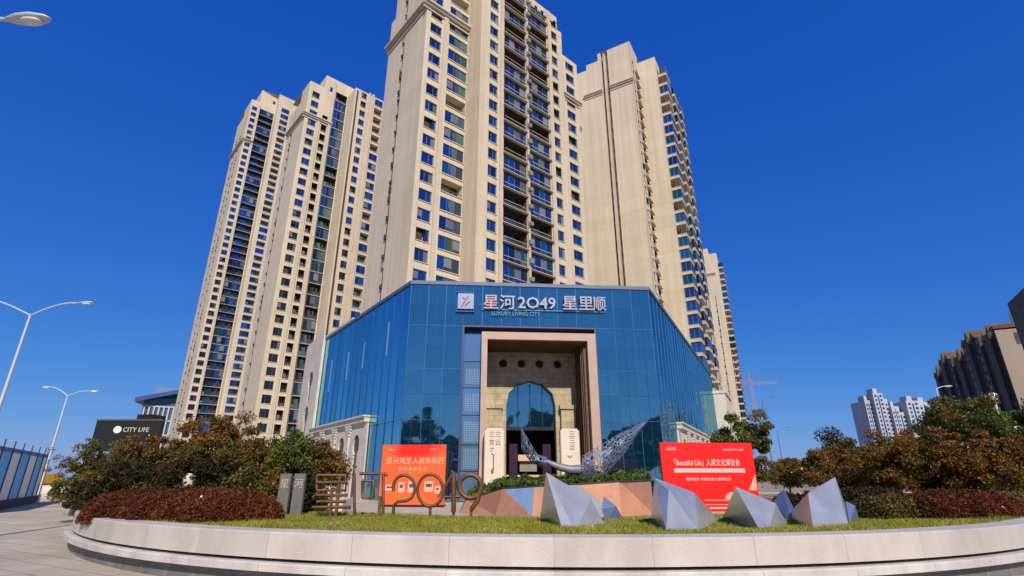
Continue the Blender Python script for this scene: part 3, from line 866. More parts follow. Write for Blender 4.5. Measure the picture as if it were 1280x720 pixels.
for (p, q, r0) in (((3.78, 13.45), (4.25, 14.25), .05), ((4.05, 13.5), (4.38, 13.85), .05), ((4.12, 13.95), (3.85, 14.15), .04)):
    b.tube([FF(p[0], -.25, p[1]), FF(q[0], -.25, q[1])], r0, 0, 6)
b.build('emblem_mark', M['signr'], SCT)

# inscribed ivory pillars in front of the portal
M['ivory'] = mat('ivory_stone', (.72, .60, .47), .6, noise=.12, nscale=1.5)
ink = mat('carved_ink', (.16, .11, .07), .8)
def pillar(s0, s1, label, txts, kn):
    d0 = -1.35
    c = FF((s0 + s1) / 2, d0 + .3, 0)
    t = thing('inscribed_pillar', (c[0], c[1], 0), label, 'pillar', 'ivory pillars flanking the entrance')
    b = MB(); b.prism([(s0 + .06, d0), (s1 - .06, d0), (s1, d0 + .06), (s1, d0 + .5), (s0, d0 + .5), (s0, d0 + .06)], 0, 4.5, 0, FF)
    b.prism([(s0 + .12, d0 + .04), (s1 - .12, d0 + .04), (s1 - .05, d0 + .5), (s0 + .05, d0 + .5)], 4.503, 4.62, 0, FF)
    b.build('shaft', M['ivory'], t)
    for (tx, s, z, sz) in txts:
        text_obj(tx, sz, FF, s, d0 - .004, z, ink, t, .006, name='inscription')
    b = MB()
    if kn == 0:
        b.tube([FF(s0 + .48, d0 - .01, 3.0), FF(s0 + .62, d0 - .01, 2.95), FF(s0 + .62, d0 - .01, 2.0)], .035, 0, 6)
        b.ball(FF(s0 + .55, d0, 1.9), .09, .03, .16, 0)
    else:
        b.tube([FF(s0 + .45, d0 - .01, 2.9), FF(s0 + .6, d0 - .01, 2.75), FF(s0 + .75, d0 - .01, 2.9)], .03, 0, 6)
        b.tube([FF(s0 + .6, d0 - .01, 2.3), FF(s0 + .5, d0 - .01, 1.5)], .02, 0, 6); b.tube([FF(s0 + .6, d0 - .01, 2.3), FF(s0 + .7, d0 - .01, 1.5)], .02, 0, 6)
        b.ball(FF(s0 + .6, d0, 1.4), .11, .03, .12, 0)
    b.build('carving', ink, t)
pillar(5.62, 6.95, 'ivory stone pillar with carved writing left of the arched door', [('三三', 5.9, 4.05, .42), ('言云', 5.9, 3.55, .42), ('士', 5.95, 3.15, .34), ('川 小', 6.0, 1.2, .34)], 0)
pillar(10.68, 11.98, 'ivory stone pillar with carved writing right of the arched door', [('三', 11.25, 4.1, .45), ('三', 11.25, 3.7, .42), ('亖', 11.25, 3.25, .42)], 1)

# ------------------------------------------------------------------ residential towers
TM = tower_mats()
TMd = tower_mats(dark=True)
class Pil:
    def __init__(s): s.l = []
    def box(s, *a): s.l.append(a)
    def build(s, name, m, t):
        for a in s.l:
            q = MB(); q.box(*a); q.build(name, m, t)
def downpipes(root, fr, spots, z0, z1, name='downpipe'):
    b = MB(); rr = random.Random(3)
    for (s, d) in spots:
        b.box(s - .13, s + .13, d - .012, d + .05, z0, z1, 0, fr)
        z = z0
        while z < z1 - 3:
            k = rr.uniform(-.12, .12)
            b.box(s - .22 + k, s + .20 + k, d - .28, d - .015, z + .2, z + .55 + rr.random() * .5, 0 if rr.random() < .85 else 1, fr)
            z += rr.choice([1.5, 3, 3])
    return b.build(name, [M['pipe'], M['ac']], root)

def tower_central():
    fr = Fr((-13.394, 60.70), 49)
    o = fr(10, 7, 0)
    t = thing('apartment_tower', (o[0], o[1], 0), 'nearest cream apartment tower, rising out of frame behind the blue glass building', 'tower', 'cream apartment towers')
    it = []; b = MB(); fz = 0.15
    # side wall facing left
    fs = Fr(fr(0, 12.6, 0), 49 + 90)
    facade(b, it, fs, 0, 1.4, 0, 0, 78.3, [], fz); facade(b, it, fs, 1.4, 12.6, 0, 0, 88, [], fz, 0)
    facade(b, it, fr, 0, 8.1, 0, 0, 88, [(.82, 2.9, 'w'), (4.3, 8.0, 'm')], fz, 0, 24, .18, 1)
    # second bay stands forward
    fq = Fr(fr(8.1, 0, 0), 49 + 90)
    facade(b, it, fq, 0, 3.5, 0, 0, 85.2, [], fz, 1)
    facade(b, it, fr, 8.1, 26.1, -3.5, 0, 85.2, [(9.98, 11.7, 'w'), (13.0, 17.7, 'd'), (18.2, 23.1, 'd'), (24.5, 26.0, 'w')], fz, 1, 24, .35, 2)
    facade(b, it, fr, 26.1, 27.3, -3.5, 0, 82.2, [], fz, 1)
    fe = Fr(fr(27.3, -3.5, 0), 49 - 90)
    facade(b, it, fe, 0, 3.5, 0, 0, 82.2, [], fz, 0)
    facade(b, it, fr, 27.3, 35.5, 0, 0, 82.0, [(28.6, 30.0, 'w'), (32.1, 34.5, 'w')], fz, 0, 24, 0, 3)
    fe2 = Fr(fr(35.5, 0, 0), 49 - 90)
    facade(b, it, fe2, 0, 14, 0, 0, 82.0, [(3, 4.5, 'w'), (8, 10, 'w')], fz, 0, 24, 0, 4, False)
    b.face([fr(0, 12.6, 0), fr(0, 12.6, 78), fr(26.1, 13.9, 81.9), fr(35.5, 14, 81.9), fr(35.5, 14, 0)])
    b.face([fr(8.1, 0, 85.2), fr(8.1, 13, 85.2), fr(8.1, 13, 88), fr(8.1, 0, 88)]); b.face([fr(26.1, -3.5, 82), fr(26.1, 14, 82), fr(26.1, 14, 85.2), fr(26.1, -3.5, 85.2)])
    b.face([fr(0, 0, 88), fr(8.1, 0, 88), fr(8.1, 13, 88), fr(0, 11.2, 88)]); b.face([fr(8.1, -3.5, 85.2), fr(26.1, -3.5, 85.2), fr(26.1, 14, 85.2), fr(8.1, 14, 85.2)])
    b.face([fr(26.1, -3.5, 82.2), fr(27.3, -3.5, 82.2), fr(27.3, 14, 82.2), fr(26.1, 14, 82.2)]); b.face([fr(27.3, 0, 82), fr(35.5, 0, 82), fr(35.5, 14, 82), fr(27.3, 14, 82)]); b.face([fr(0, 11.2, 78.3), fr(8, 11.2, 78.3), fr(8, 12.6, 78.3), fr(0, 12.6, 78.3)])
    b.face([fr(0, 11.2, 78.3), fr(0.0, 11.2, 88), fr(8, 11.2, 88), fr(8, 11.2, 78.3)])
    b.build('wall', [M['cream'], M['cream2'], M['inside']], t)
    # pilasters between window columns
    p = Pil()
    for s in (3.2, ): p.box(s, s + .7, -.25, -.003, 0, 71.5, 0, fr)
    for s in (12.1, 23.3): p.box(s, s + .6, -3.5 - .28, -3.503, 0, 84.9, 0, fr)
    p.box(30.9, 31.3, -.2, -.003, 0, 81, 0, fr)
    p.box(17.75, 18.15, -3.9, -3.503, 0, 84.5, 0, fr)
    p.build('pilaster', M['trim'], t)
    s = MB(); rr = random.Random(9)     # thin double ledges across the twin balconies
    z = fz
    while z < 84:
        s.box(12.75, 23.3, -3.95, -3.505, z + .00, z + .10, 0, fr); s.box(12.9, 23.2, -3.95, -3.88, z + .72, z + .78, 0, fr)
        s.box(17.7, 18.3, -4.4, -3.91, z + .8 + rr.random() * .3, z + 1.6, 1, fr)
        z += 3
    tag(s.build('balcony_ledge', [M['trim'], M['ac']], t), kind='stuff')
    cornice(t, fr, [(-.75, 9.3, 0)], 72.1, .75); 
    cornice(t, Fr(fr(0, 12.6, 0), 139), [(-.3, 12.6, 0)], 72.1, .75); cornice(t, fr, [(30.2, 36.1, 0)], 71.9, .6)
    for i in range(7):
        c = MB(); q = 14.5 + i * 1.6; c.prism([(q, -3.75), (q + .7, -3.75), (q + .7, -3.503), (q, -3.503)], 83.0, 84.3, 0, fr)
        c.build('roof_dentil', M['trim'], t)
    downpipes(t, fs, [(5.7, 0)], 3, 85)
    # glazing of mixed balconies must sit at wall face: reveals are deep, so add floor slabs behind
    place_windows(t, it, TM)
    return t
tower_central()

def tower_B():
    fr = Fr((-54.36, 110.42), 48)
    o = fr(9, 7, 0)
    t = thing('apartment_tower', (o[0], o[1], 0), 'cream apartment tower left of the nearest one, dark vertical slot between its window columns', 'tower', 'cream apartment towers')
    it = []; b = MB(); fz = 0.4
    fs = Fr(fr(0, 13, 0), 138)
    facade(b, it, fs, 0, 7.2, 0, 0, 98.2, [], fz); facade(b, it, fs, 7.2, 13, 0, 0, 101.9, [], fz)
    facade(b, it, fr, 0, 4.0, 0, 0, 101.9, [(1.0, 3.0, 'w')], fz, 0, 14, 0, 11)
    facade(b, it, fr, 4.0, 10.6, 0, 0, 106.2, [(4.45, 5.9, 'o', 0, 96), (7.2, 10.4, 'd', 0, 103)], fz, 0, 14, .4, 12)
    fq = Fr(fr(10.6, 0, 0), 138)
    facade(b, it, fq, 0, 5, 0, 0, 102.6, [], fz, 0, 200, .5, 13, False)
    facade(b, it, fr, 10.6, 24, 0, 102.6, 106.2, [], fz)
    facade(b, it, fr, 10.6, 24, -5, 0, 102.6, [(12.4, 14.0, 'w'), (16.5, 18.9, 'm')], fz, 1, 14, .3, 14)
    fe = Fr(fr(24, -5, 0), -42)
    facade(b, it, fe, 0, 18, 0, 0, 102.6, [], fz); b.face([fr(24, 0, 102.6), fr(24, 13, 102.6), fr(24, 13, 106.2), fr(24, 0, 106.2)])
    b.face([fr(0, 13, 0), fr(0, 13, 98), fr(24, 13, 102), fr(24, 13, 0)])
    b.face([fr(0, 0, 101.9), fr(4, 0, 101.9), fr(4, 13, 101.9), fr(0, 13, 101.9)]); b.face([fr(4, -0, 106.2), fr(24, -0, 106.2), fr(24, 13, 106.2), fr(4, 13, 106.2)])
    b.face([fr(4, 0, 101.9), fr(4, 13, 101.9), fr(4, 13, 106.2), fr(4, 0, 106.2)])
    b.face([fr(10.6, -5, 102.6), fr(24, -5, 102.6), fr(24, 0, 102.6), fr(10.6, 0, 102.6)])
    b.build('wall', [M['cream'], M['cream2'], M['inside']], t)
    p = Pil(); p.box(3.3, 4.0, -.25, -.003, 0, 90.5, 0, fr); p.box(6.1, 6.9, -.3, -.003, 0, 105, 0, fr); p.box(14.5, 15.0, -5.2, -5.003, 0, 103, 0, fr); p.box(15.5, 16.1, -5.25, -5.003, 0, 103, 0, fr)
    p.build('pilaster', M['trim'], t)
    cornice(t, fr, [(-.7, 7.2, 0)], 91.2, .7); cornice(t, Fr(fr(0, 13, 0), 138), [(0, 12.9, 0)], 91.2, .7)
    s = MB(); s.box(11.0, 11.5, -5.02, -4.9, 0, 102, 0, fr); s.box(6.95, 7.15, -.02, .05, 0, 100, 0, fr); s.build('dark_slot', M['pipe'], t)
    v = MB(); v.box(5.4, 6.2, -.03, .05, 101.5, 103, 0, fr); v.build('attic_window', M['wglass'], t)
    downpipes(t, fs, [(4.2, 0)], 3, 97)
    place_windows(t, it, TM)
tower_B()

def tower_A():
    fr = Fr((-109.2, 174.56), 48)
    o = fr(8, 9, 0)
    t = thing('apartment_tower', (o[0], o[1], 0), 'leftmost cream apartment tower with a wide dark column of open balconies', 'tower', 'cream apartment towers')
    it = []; b = MB(); fz = 0.7
    fs = Fr(fr(0, 18.9, 0), 138)
    facade(b, it, fs, 0, 9, 0, 0, 147, [], fz); facade(b, it, fs, 9, 18.9, 0, 0, 150.5, [], fz)
    facade(b, it, fr, 0, 3.1, 0, 0, 150.5, [(.6, 2.6, 'w')], fz, 0, 24, 0, 21)
    facade(b, it, fr, 3.1, 9.6, 0, 0, 157, [(3.7, 9.3, 'd', 0, 150)], fz, 0, 24, .6, 22)
    fq = Fr(fr(9.6, 0, 0), 138); facade(b, it, fq, 0, 3.0, 0, 0, 157, [], fz)
    facade(b, it, fr, 9.6, 19, -3, 0, 156.5, [(11.2, 14.4, 'm', 0, 152)], fz, 1, 24, .6, 23)
    b.face([fr(19, -3, 0), fr(19, 19, 0), fr(19, 19, 156), fr(19, -3, 156)]); b.face([fr(0, 18.9, 0), fr(0, 18.9, 147), fr(19, 19, 156), fr(19, 19, 0)])
    b.face([fr(0, 0, 150.5), fr(3.1, 0, 150.5), fr(3.1, 18.9, 150.5), fr(0, 18.9, 150.5)]); b.face([fr(3.1, 0, 150.5), fr(3.1, 18.9, 150.5), fr(3.1, 18.9, 157), fr(3.1, 0, 157)])
    b.face([fr(3.1, -.0, 157), fr(19, -3, 156.5), fr(19, 19, 156), fr(3.1, 19, 157)])
    b.build('wall', [M['cream'], M['cream'], M['inside']], t)
    p = Pil(); p.box(2.9, 3.5, -.35, -.003, 0, 149, 0, fr); p.build('pilaster', M['trim'], t)
    cornice(t, fr, [(-.8, 3.4, 0)], 130.5, .8); cornice(t, Fr(fr(0, 18.9, 0), 138), [(0, 18.9, 0)], 130.5, .8)
    v = MB(); v.box(8, 9, -.03, .05, 152.5, 154, 0, fr); v.build('attic_window', M['wglass'], t)
    downpipes(t, fs, [(6.5, 0), (12, 0)], 3, 140)
    place_windows(t, it, TMd)
tower_A()

def tower_C():
    fr = Fr((36.35, 102.33), 120)
    o = fr(-10, 6, 0)
    t = thing('apartment_tower', (o[0], o[1], 0), 'cream apartment tower right of the nearest one, blank walls split by a dark slot', 'tower', 'cream apartment towers')
    it = []; b = MB(); fz = 0.55
    facade(b, it, fr, -10.4, -4.5, -6, 0, 104.3, [], fz); 
    # slot with slim pilaster
    facade(b, it, fr, -12.2, -10.4, -4.9, 0, 103.8, [(-12.15, -11.75, 'ws'), (-10.95, -10.5, 'ws')], fz, 0, 14, 0, 31)
    facade(b, it, fr, -13.0, -12.2, -6, 0, 104.3, [], fz); facade(b, it, fr, -16.2, -13.0, -6, 0, 102.1, [], fz)
    facade(b, it, fr, -19.2, -16.2, -6, 0, 100.5, [], fz); facade(b, it, fr, -26, -19.2, -6, 0, 98.6, [], fz)
    for s, sg in ((-12.2, 1), (-10.4, -1)):
        b.face([fr(s, -6, 0), fr(s, -4.9, 0), fr(s, -4.9, 104), fr(s, -6, 104)])
    fq = Fr(fr(-4.5, -6, 0), 30)
    facade(b, it, fq, 0, 6, 0, 0, 104.3, [(.8, 2.2, 'w', 0, 100), (3.4, 5.4, 'o', 0, 98)], fz, 0, 14, .5, 32)
    facade(b, it, fr, -4.5, 0, 0, 0, 102.2, [], fz)
    fe = Fr(fr(0, 0, 0), 30)
    facade(b, it, fe, 0, 22, 0, 0, 102.2, [(7.8, 9.6, 'w'), (15.5, 17.5, 'w')], fz, 0, 14, 0, 33)
    b.face([fr(-26, -6, 0), fr(-26, 22, 0), fr(-26, 22, 98), fr(-26, -6, 98)]); b.face([fr(-26, 22, 0), fr(0, 22, 0), fr(0, 22, 100), fr(-26, 22, 98)])
    for (s0, s1, z, d) in ((-13, -4.5, 104.3, -6), (-16.2, -13, 102.1, -6), (-19.2, -16.2, 100.5, -6), (-26, -19.2, 98.6, -6), (-4.5, 0, 102.2, 0)):
        b.face([fr(s0, d, z), fr(s1, d, z), fr(s1, 10, z), fr(s0, 10, z)])
    for s, z0, z1 in ((-13, 102.1, 104.3), (-16.2, 100.5, 102.1), (-19.2, 98.6, 100.5)):
        b.face([fr(s, -6, z0), fr(s, 10, z0), fr(s, 10, z1), fr(s, -6, z1)])
    b.build('wall', [M['cream'], M['cream'], M['inside']], t)
    p = Pil(); p.box(-11.6, -11.1, -6.1, -4.905, 0, 103.5, 0, fr); p.box(-4.6, -4.4, -6.1, -5.9, 0, 104, 0, fr); p.build('pilaster', M['trim'], t)
    cornice(t, fr, [(-10.3, -4.2, -6)], 92.4, .6); cornice(t, fr, [(-17.2, -12.25, -6)], 92.2, .6); cornice(t, fr, [(-20.6, -18.2, -6)], 83.5, .5)
    s = MB(); rr = random.Random(5); z = 3
    while z < 99:
        s = MB()
        s.box(2.4, 5.6, -.55, -.02, z + .5, z + .62, 0, fq)
        for y0 in (2.45, 4.0)[:rr.choice([1, 2, 2])]: s.box(y0 + rr.random() * .3, y0 + 1.1, -.5, -.05, z + .621, z + .9 + rr.random() * .5, 1, fq)
        s.build('ac_ledge', [M['trim'], M['ac']], t); z += 3
    rr = random.Random(8)
    for k in range(4, 33):
        c = fe(3.4, 0, fz + 3 * k + .85)
        it.append(('bay_balcony', c, fe.rz, 4.2, 1.9, rr.choice([0, 1, 2, 4, 5, 0, 2]), k > 8))
        c = fe(12.5, 0, fz + 3 * k + .85)
        it.append(('bay_balcony', c, fe.rz, 4.6, 1.9, rr.choice([0, 1, 2, 4, 5]), k > 8))
        c = fe(19.8, 0, fz + 3 * k + .85)
        it.append(('bay_balcony', c, fe.rz, 3.2, 1.9, rr.choice([0, 1, 2, 4, 5]), k > 8))
    place_windows(t, it, TM)
tower_C()

def tower_D():
    fr = Fr((96.67, 222.0), 116)
    o = fr(-8, 8, 0)
    t = thing('apartment_tower', (o[0], o[1], 0), 'farthest cream apartment tower, rightmost of its row, rising above the treetops', 'tower', 'cream apartment towers')
    it = []; b = MB(); fz = .3
    facade(b, it, fr, -3.6, 0, 0, 0, 101, [], fz); facade(b, it, fr, -7.5, -3.6, 0, 0, 104, [], fz); facade(b, it, fr, -30, -7.5, 0, 0, 107.5, [], fz)
    fe = Fr(fr(0, 0, 0), 26)
    facade(b, it, fe, 0, 24, 0, 0, 101, [(9, 11, 'w')], fz, 0, 20, 0, 41)
    for (s0, s1, z) in ((-3.6, 0, 101), (-7.5, -3.6, 104), (-30, -7.5, 107.5)):
        b.face([fr(s0, 0, z), fr(s1, 0, z), fr(s1, 24, z), fr(s0, 24, z)])
    for s, z0, z1 in ((-3.6, 101, 104), (-7.5, 104, 107.5)): b.face([fr(s, 0, z0), fr(s, 24, z0), fr(s, 24, z1), fr(s, 0, z1)])
    b.face([fr(-30, 0, 0), fr(-30, 24, 0), fr(-30, 24, 107.5), fr(-30, 0, 107.5)]); b.face([fr(-30, 24, 0), fr(0, 24, 0), fr(0, 24, 98), fr(-30, 24, 104)])
    b.build('wall', [M['cream'], M['cream'], M['inside']], t)
    cornice(t, fr, [(-11, -1.5, 0)], 91, .6)
    downpipes(t, fr, [(-3.0, 0)], 30, 80)
    rr = random.Random(18)
    for k in range(3, 32):
        for y in (3.2, 15):
            it.append(('bay_balcony', fe(y, 0, fz + 3 * k + .85), fe.rz, 4.2, 1.9, rr.choice([0, 1, 2, 4, 1]), k > 4 and y < 5))
    place_windows(t, it, TMd)
tower_D()

# ---- brown-roofed block on the right edge, its near side in shade
M['drab'] = mat('drab_shaded_render', (.11, .085, .07), .85, noise=.35, nscale=.2)  # darker than the end wall: the street side's shade put into the colour
M['tan'] = mat('tan_sunlit_render', (.40, .31, .24), .85, noise=.15, nscale=.1)  # same block's sunlit end, its light put into the colour
M['rust'] = mat('rust_tile', (.15, .085, .055), .8, noise=.3, nscale=.4)
def slab_block(name, org, az, segs, depth, base, label, matw, mate, zfun, group=None, win=True, roofm='rust'):
    fr = Fr(org, az)
    t = thing(name, (org[0], org[1], 0), label, 'building', group)
    b = MB(); e = MB(); rf = MB(); wi = MB(); rr = random.Random(int(org[0]))
    s = 0
    for i, (ln, z) in enumerate(segs):
        j = -.9 * (i % 2)
        b.box(s, s + ln - .05, j, depth, 0, z, 0, fr)
        b.box(s + ln * .38, s + ln * .62, j - 1.2, j - .003, 0, z + 1.2, 0, fr)
        # gable roof pieces
        for (a, c, h) in ((s + ln * .05, s + ln * .35, 2.6), (s + ln * .65, s + ln * .95, 2.6), (s + ln * .36, s + ln * .64, 4.2)):
            y0, y1 = j - .6, depth * .4
            m_ = (a + c) / 2
            rf.poly([fr(a, y0, z + .01), fr(c, y0, z + .01), fr(m_, y0, z + h), fr(a, y1, z + .01), fr(c, y1, z + .01), fr(m_, y1, z + h)],
                    [(0, 1, 2), (5, 4, 3), (0, 2, 5, 3), (1, 4, 5, 2), (0, 3, 4, 1)], 0)
        if win:
            k = 1
            while k * 3.1 < z - 2:
                for q in (.10, .24, .70, .85):
                    a = s + ln * q
                    wi.box(a, a + 1.6, j - .06, j + .02, k * 3.1, k * 3.1 + 1.5, 0, fr)
                    wi.box(a - .15, a + 1.75, j - .35, j - .062, k * 3.1 - .35, k * 3.1 - .1, 1, fr)
                k += 1
        s += ln
    b.build('wall', matw, t)
    rf.build('roof', M[roofm], t)
    if win: tag(wi.build('window', [mat('dim_window', (.03, .035, .045), .25), M['drab']], t), kind='stuff')
    return t, fr, s
ftop = 43.5
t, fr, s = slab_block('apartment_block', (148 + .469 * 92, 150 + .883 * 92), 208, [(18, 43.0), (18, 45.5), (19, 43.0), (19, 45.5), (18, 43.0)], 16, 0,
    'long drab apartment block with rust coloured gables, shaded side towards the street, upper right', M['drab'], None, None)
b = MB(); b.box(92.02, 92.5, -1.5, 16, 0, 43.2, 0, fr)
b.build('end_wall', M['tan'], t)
b = MB(); b.box(92.51, 92.56, 2.5, 6, 38.5, 42, 0, fr); b.build('vent', M['drab'], t)
b = MB(); b.box(89, 92.9, -1.8, 16.3, 43.6, 44.6, 0, fr); b.box(89, 89.3, 4, 4.3, 44, 49, 0, fr); b.build('cornice', M['rust'], t)

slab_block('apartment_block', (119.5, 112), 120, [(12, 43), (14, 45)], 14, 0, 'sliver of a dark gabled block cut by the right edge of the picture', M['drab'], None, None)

M['pale'] = mat('pale_render', (.46, .46, .49), .8, noise=.15, nscale=.05)
def far_tower(name, px0, px1, ptop, Y, az, segs, label, gr='pale towers on the skyline'):
    c = at(px0, 560, Y)
    fr = Fr((c.x, c.y), az)
    t = thing(name, (c.x, c.y, 0), label, 'tower', gr)
    b = MB(); wi = MB(); s = 0
    for i, (ln, z, j) in enumerate(segs):
        b.box(s, s + ln - .1, j, j + 22, 0, z, 0, fr)
        b.box(s + ln * .3, s + ln * .7, j + 3, j + 12, z + .01, z + 4, 0, fr)
        k = 2
        while k * 3.1 < z - 3:
            wi.box(s + ln * .14, s + ln * .32, j - .15, j - .005, k * 3.1, k * 3.1 + 1.7, 0, fr); wi.box(s + ln * .66, s + ln * .86, j - .15, j - .005, k * 3.1, k * 3.1 + 1.7, 0, fr)
            k += 1
        wi.box(s + ln * .44, s + ln * .56, j - .1, j - .004, 6, z - 2, 0, fr)
        s += ln
    b.build('wall', M['pale'], t)
    tag(wi.build('window', M['wglass'], t), kind='stuff')
far_tower('skyline_tower', 1098, 0, 0, 400, 97, [(5, 57, 4), (7, 62, 0), (5, 58, 5), (5, 52, 2)], 'pale slender tower on the skyline, tallest and leftmost of the far group')
far_tower('skyline_tower', 1122, 0, 0, 400, 97, [(7, 42, 6), (7, 48, 4), (9, 56, 0), (9, 55, 2), (9, 48, 1)], 'pale stepped tower on the skyline, right of the slender one, partly behind treetops')

# glazed office building at far left with a swept blue roof
t = thing('office_building', (-176, 240, 0), 'white finned office building with a swept blue roof behind the left trees', 'building')
fo = Fr(tuple(at(166, 560, 226)[:2]), 62)
b = MB(); b.box(0, 80, 0, 36, 0, 34, 0, fo); b.build('wall', mat('office_glass_dark', (.07, .10, .15), .25), t)
b = MB()
for i in range(44): b.box(i * 1.8 + .4, i * 1.8 + 1.0, -.9, -.02, 3, 30, 0, fo)
for z in (12, 18, 24, 30): b.box(0, 80, -.6, -.01, z, z + .6, 0, fo)
b.build('fins', mat('white_fins', (.42, .45, .50), .5), t)
b = MB(); n = 24; vs = []
for i in range(n + 1):
    q = i / n * 84 - 3; z = 31.5 + 12 * math.sin(min(1, i / n * 1.3) * math.pi / 2)
    for (y, dz) in ((-4, 0), (-4, 1.8), (38, 4), (38, 2.2)): vs.append(fo(q, y, z + dz))
b.poly(vs, [(i * 4 + k, (i + 1) * 4 + k, (i + 1) * 4 + (k + 1) % 4, i * 4 + (k + 1) % 4) for i in range(n) for k in range(4)] + [(0, 1, 2, 3), (n * 4 + 3, n * 4 + 2, n * 4 + 1, n * 4)], 0)
b.build('roof', mat('blue_roof', (.03, .08, .22), .4, .2), t)
b = MB(); b.box(3, 78, 3, 34, 34.01, 39, 0, fo); b.build('upper_storey', mat('upper_glass', (.16, .24, .36), .3), t)

# ------------------------------------------------------------------ tower crane far right of centre
t = thing('tower_crane', (at(943, 560, 330).x, 330, 0), 'thin pinkish orange tower crane beyond the right end of the towers', 'crane')
cx = at(941, 500, 330).x
M['crane'] = mat('crane_paint', (.42, .24, .20), .6)
b = MB(); zt = at(941, 473, 330).z
for dx, dy in ((-.9, -.9), (.9, -.9), (.9, .9), (-.9, .9)): b.tube([(cx + dx, 330 + dy, 0), (cx + dx, 330 + dy, zt)], .16, 0, 4)
z = 0; k = 0
while z < zt - 3:
    b.tube([(cx - .9, 329.1, z), (cx + .9, 329.1, z + 3)], .1, 0, 4); b.tube([(cx + .9, 329.1, z), (cx - .9, 329.1, z + 3)], .1, 0, 4)
    z += 3
b.build('mast', M['crane'], t)
b = MB()
for dz in (0, 1.6): b.tube([(cx - 9, 330, zt - 4 + dz), (cx + 18, 332, zt - 3 + dz * .6)], .16, 0, 4)
for i in range(18): b.tube([(cx - 9 + i * 1.5, 330, zt - 4 + (i % 2) * 1.5), (cx - 7.5 + i * 1.5, 330, zt - 4 + ((i + 1) % 2) * 1.5)], .08, 0, 4)
b.tube([(cx, 330, zt + 4), (cx + 17, 332, zt - 2)], .07, 0, 4); b.tube([(cx, 330, zt + 4), (cx - 8, 330, zt - 2.5)], .07, 0, 4); b.tube([(cx, 330, zt - 3), (cx, 330, zt + 4)], .25, 0, 4)
b.build('jib', M['crane'], t)
b = MB(); b.box(cx - 9.5, cx - 6.5, 329, 331, zt - 6.5, zt - 4.2); b.build('counterweight', M['drab'], t)

# ------------------------------------------------------------------ street lamps
M['lamp'] = mat('lamp_paint', (.55, .56, .58), .45, .2)
M['lens'] = mat('lamp_lens', (.7, .7, .68), .2)
def lamp_head(t, p, d, ln=.75, w=.16):
    """cobra head from p outward along d (unit, xy), slightly raised"""
    d = Vector(d).normalized(); q = Vector(p)
    b = MB()
    pts = [q + d * ln * k for k in (-.15, 0, .25, .6, .9, 1.0)]
    b.tube(pts, [.035, w * .5, w * .9, w, w * .6, w * .15], 0, 10)
    # flatten
    b.v = [(x, y, q.z + (z - q.z) * .45 + (Vector((x, y, 0)) - Vector((q.x, q.y, 0))).length * .06) for x, y, z in b.v]
    o = b.build('lamp_head', M['lamp'], t)
    m = q + d * ln * .55
    b = MB(); b.ball((m.x, m.y, m.z - .04), .24, .12, .06); b.build('lens', M['lens'], o, t['_o'])
def arm_curve(a, c, up):
    a, c = Vector(a), Vector(c)
    return [a.lerp(c, k) + Vector((0, 0, up * math.sin(k * math.pi / 2) - up * k)) for k in [i / 10 for i in range(11)]]
def street_lamp(base, H, arms, label, r=.11, up=1.2, hl=.75, group='street lamps', paint=None):
    keep = M['lamp']
    if paint: M['lamp'] = paint
    t = thing('street_lamp', base, label, 'street lamp', group)
    bx, by, _ = base
    b = MB(); b.tube([(bx, by, 0), (bx, by, H * .5), (bx, by, H)], [r, r * .8, r * .55], 0, 10); b.tube([(bx, by, 0), (bx, by, .5)], r * 1.7, 0, 10)
    b.build('pole', M['lamp'], t)
    for e in arms:
        b = MB(); pts = arm_curve((bx, by, H - .05), e, up); b.tube(pts, r * .42, 0, 6); b.build('arm', M['lamp'], t)
        d = Vector((e[0] - bx, e[1] - by, 0)).normalized()
        lamp_head(t, e, d, hl, hl * .2)
    M['lamp'] = keep
    return t
a = tan2(19, 450)[0]
Yl = 25.0; xb = a * Yl; zH = at(37, 393, Yl).z
e1 = at(98, 379, Yl); e2 = at(-32, 372, Yl)
street_lamp((xb, Yl, 0), zH, [tuple(e1), tuple(e2)], 'tall grey double arm street lamp leaning into the left edge above the hoarding', .10, .9, .75)
pb = at(45, 628, 36.); zz = at(82, 494, 36.).z
street_lamp((pb.x, 36, 0), zz, [tuple(at(112, 489, 36.)), tuple(at(64, 484, 36.))], 'slim white double arm street lamp standing at the end of the blue and white hoarding', .09, .5, .6)
hp = at(12, 25, 8.2)
street_lamp((-13.2, 8.2, 0), hp.z + .1, [tuple(hp)], 'large oval lamp head reaching in at the top left corner', .12, .3, .85)
for (px, py, Y, side, lab) in ((952, 499, 75, 1, 'dark curved street lamp beside the crane above the right trees'), (971, 537, 110, 1, 'small distant street lamp right of the crane')):
    c = at(px, py, Y); e = at(px + 13 * side, py - 3, Y)
    street_lamp((c.x, Y, 0), c.z - .3, [tuple(e)], lab, .10, .5, .9, paint=mat('lamp_dark', (.10, .13, .20), .5))
c = at(1160, 500, 40); e = at(1182, 483, 40)
e = at(1180, 483, 60)
street_lamp((at(1170, 486, 60).x, 60, 0), at(1173, 486, 60).z, [tuple(e)], 'pale street lamp head seen against the shaded drab block', .1, .3, 1.0)
t = thing('globe_lamp', (at(1241, 496, 31).x, 31, 0), 'white globe lamp on a pale pole standing among the right treetops', 'lamp')
c = at(1241, 496, 31)
b = MB(); b.tube([(c.x, 31, 0), (c.x, 31, c.z - .15)], .07); b.build('pole', M['lamp'], t)
b = MB(); b.ball(c, .27, .27, .25); b.build('globe', mat('white_globe', (.8, .8, .78), .3), t)

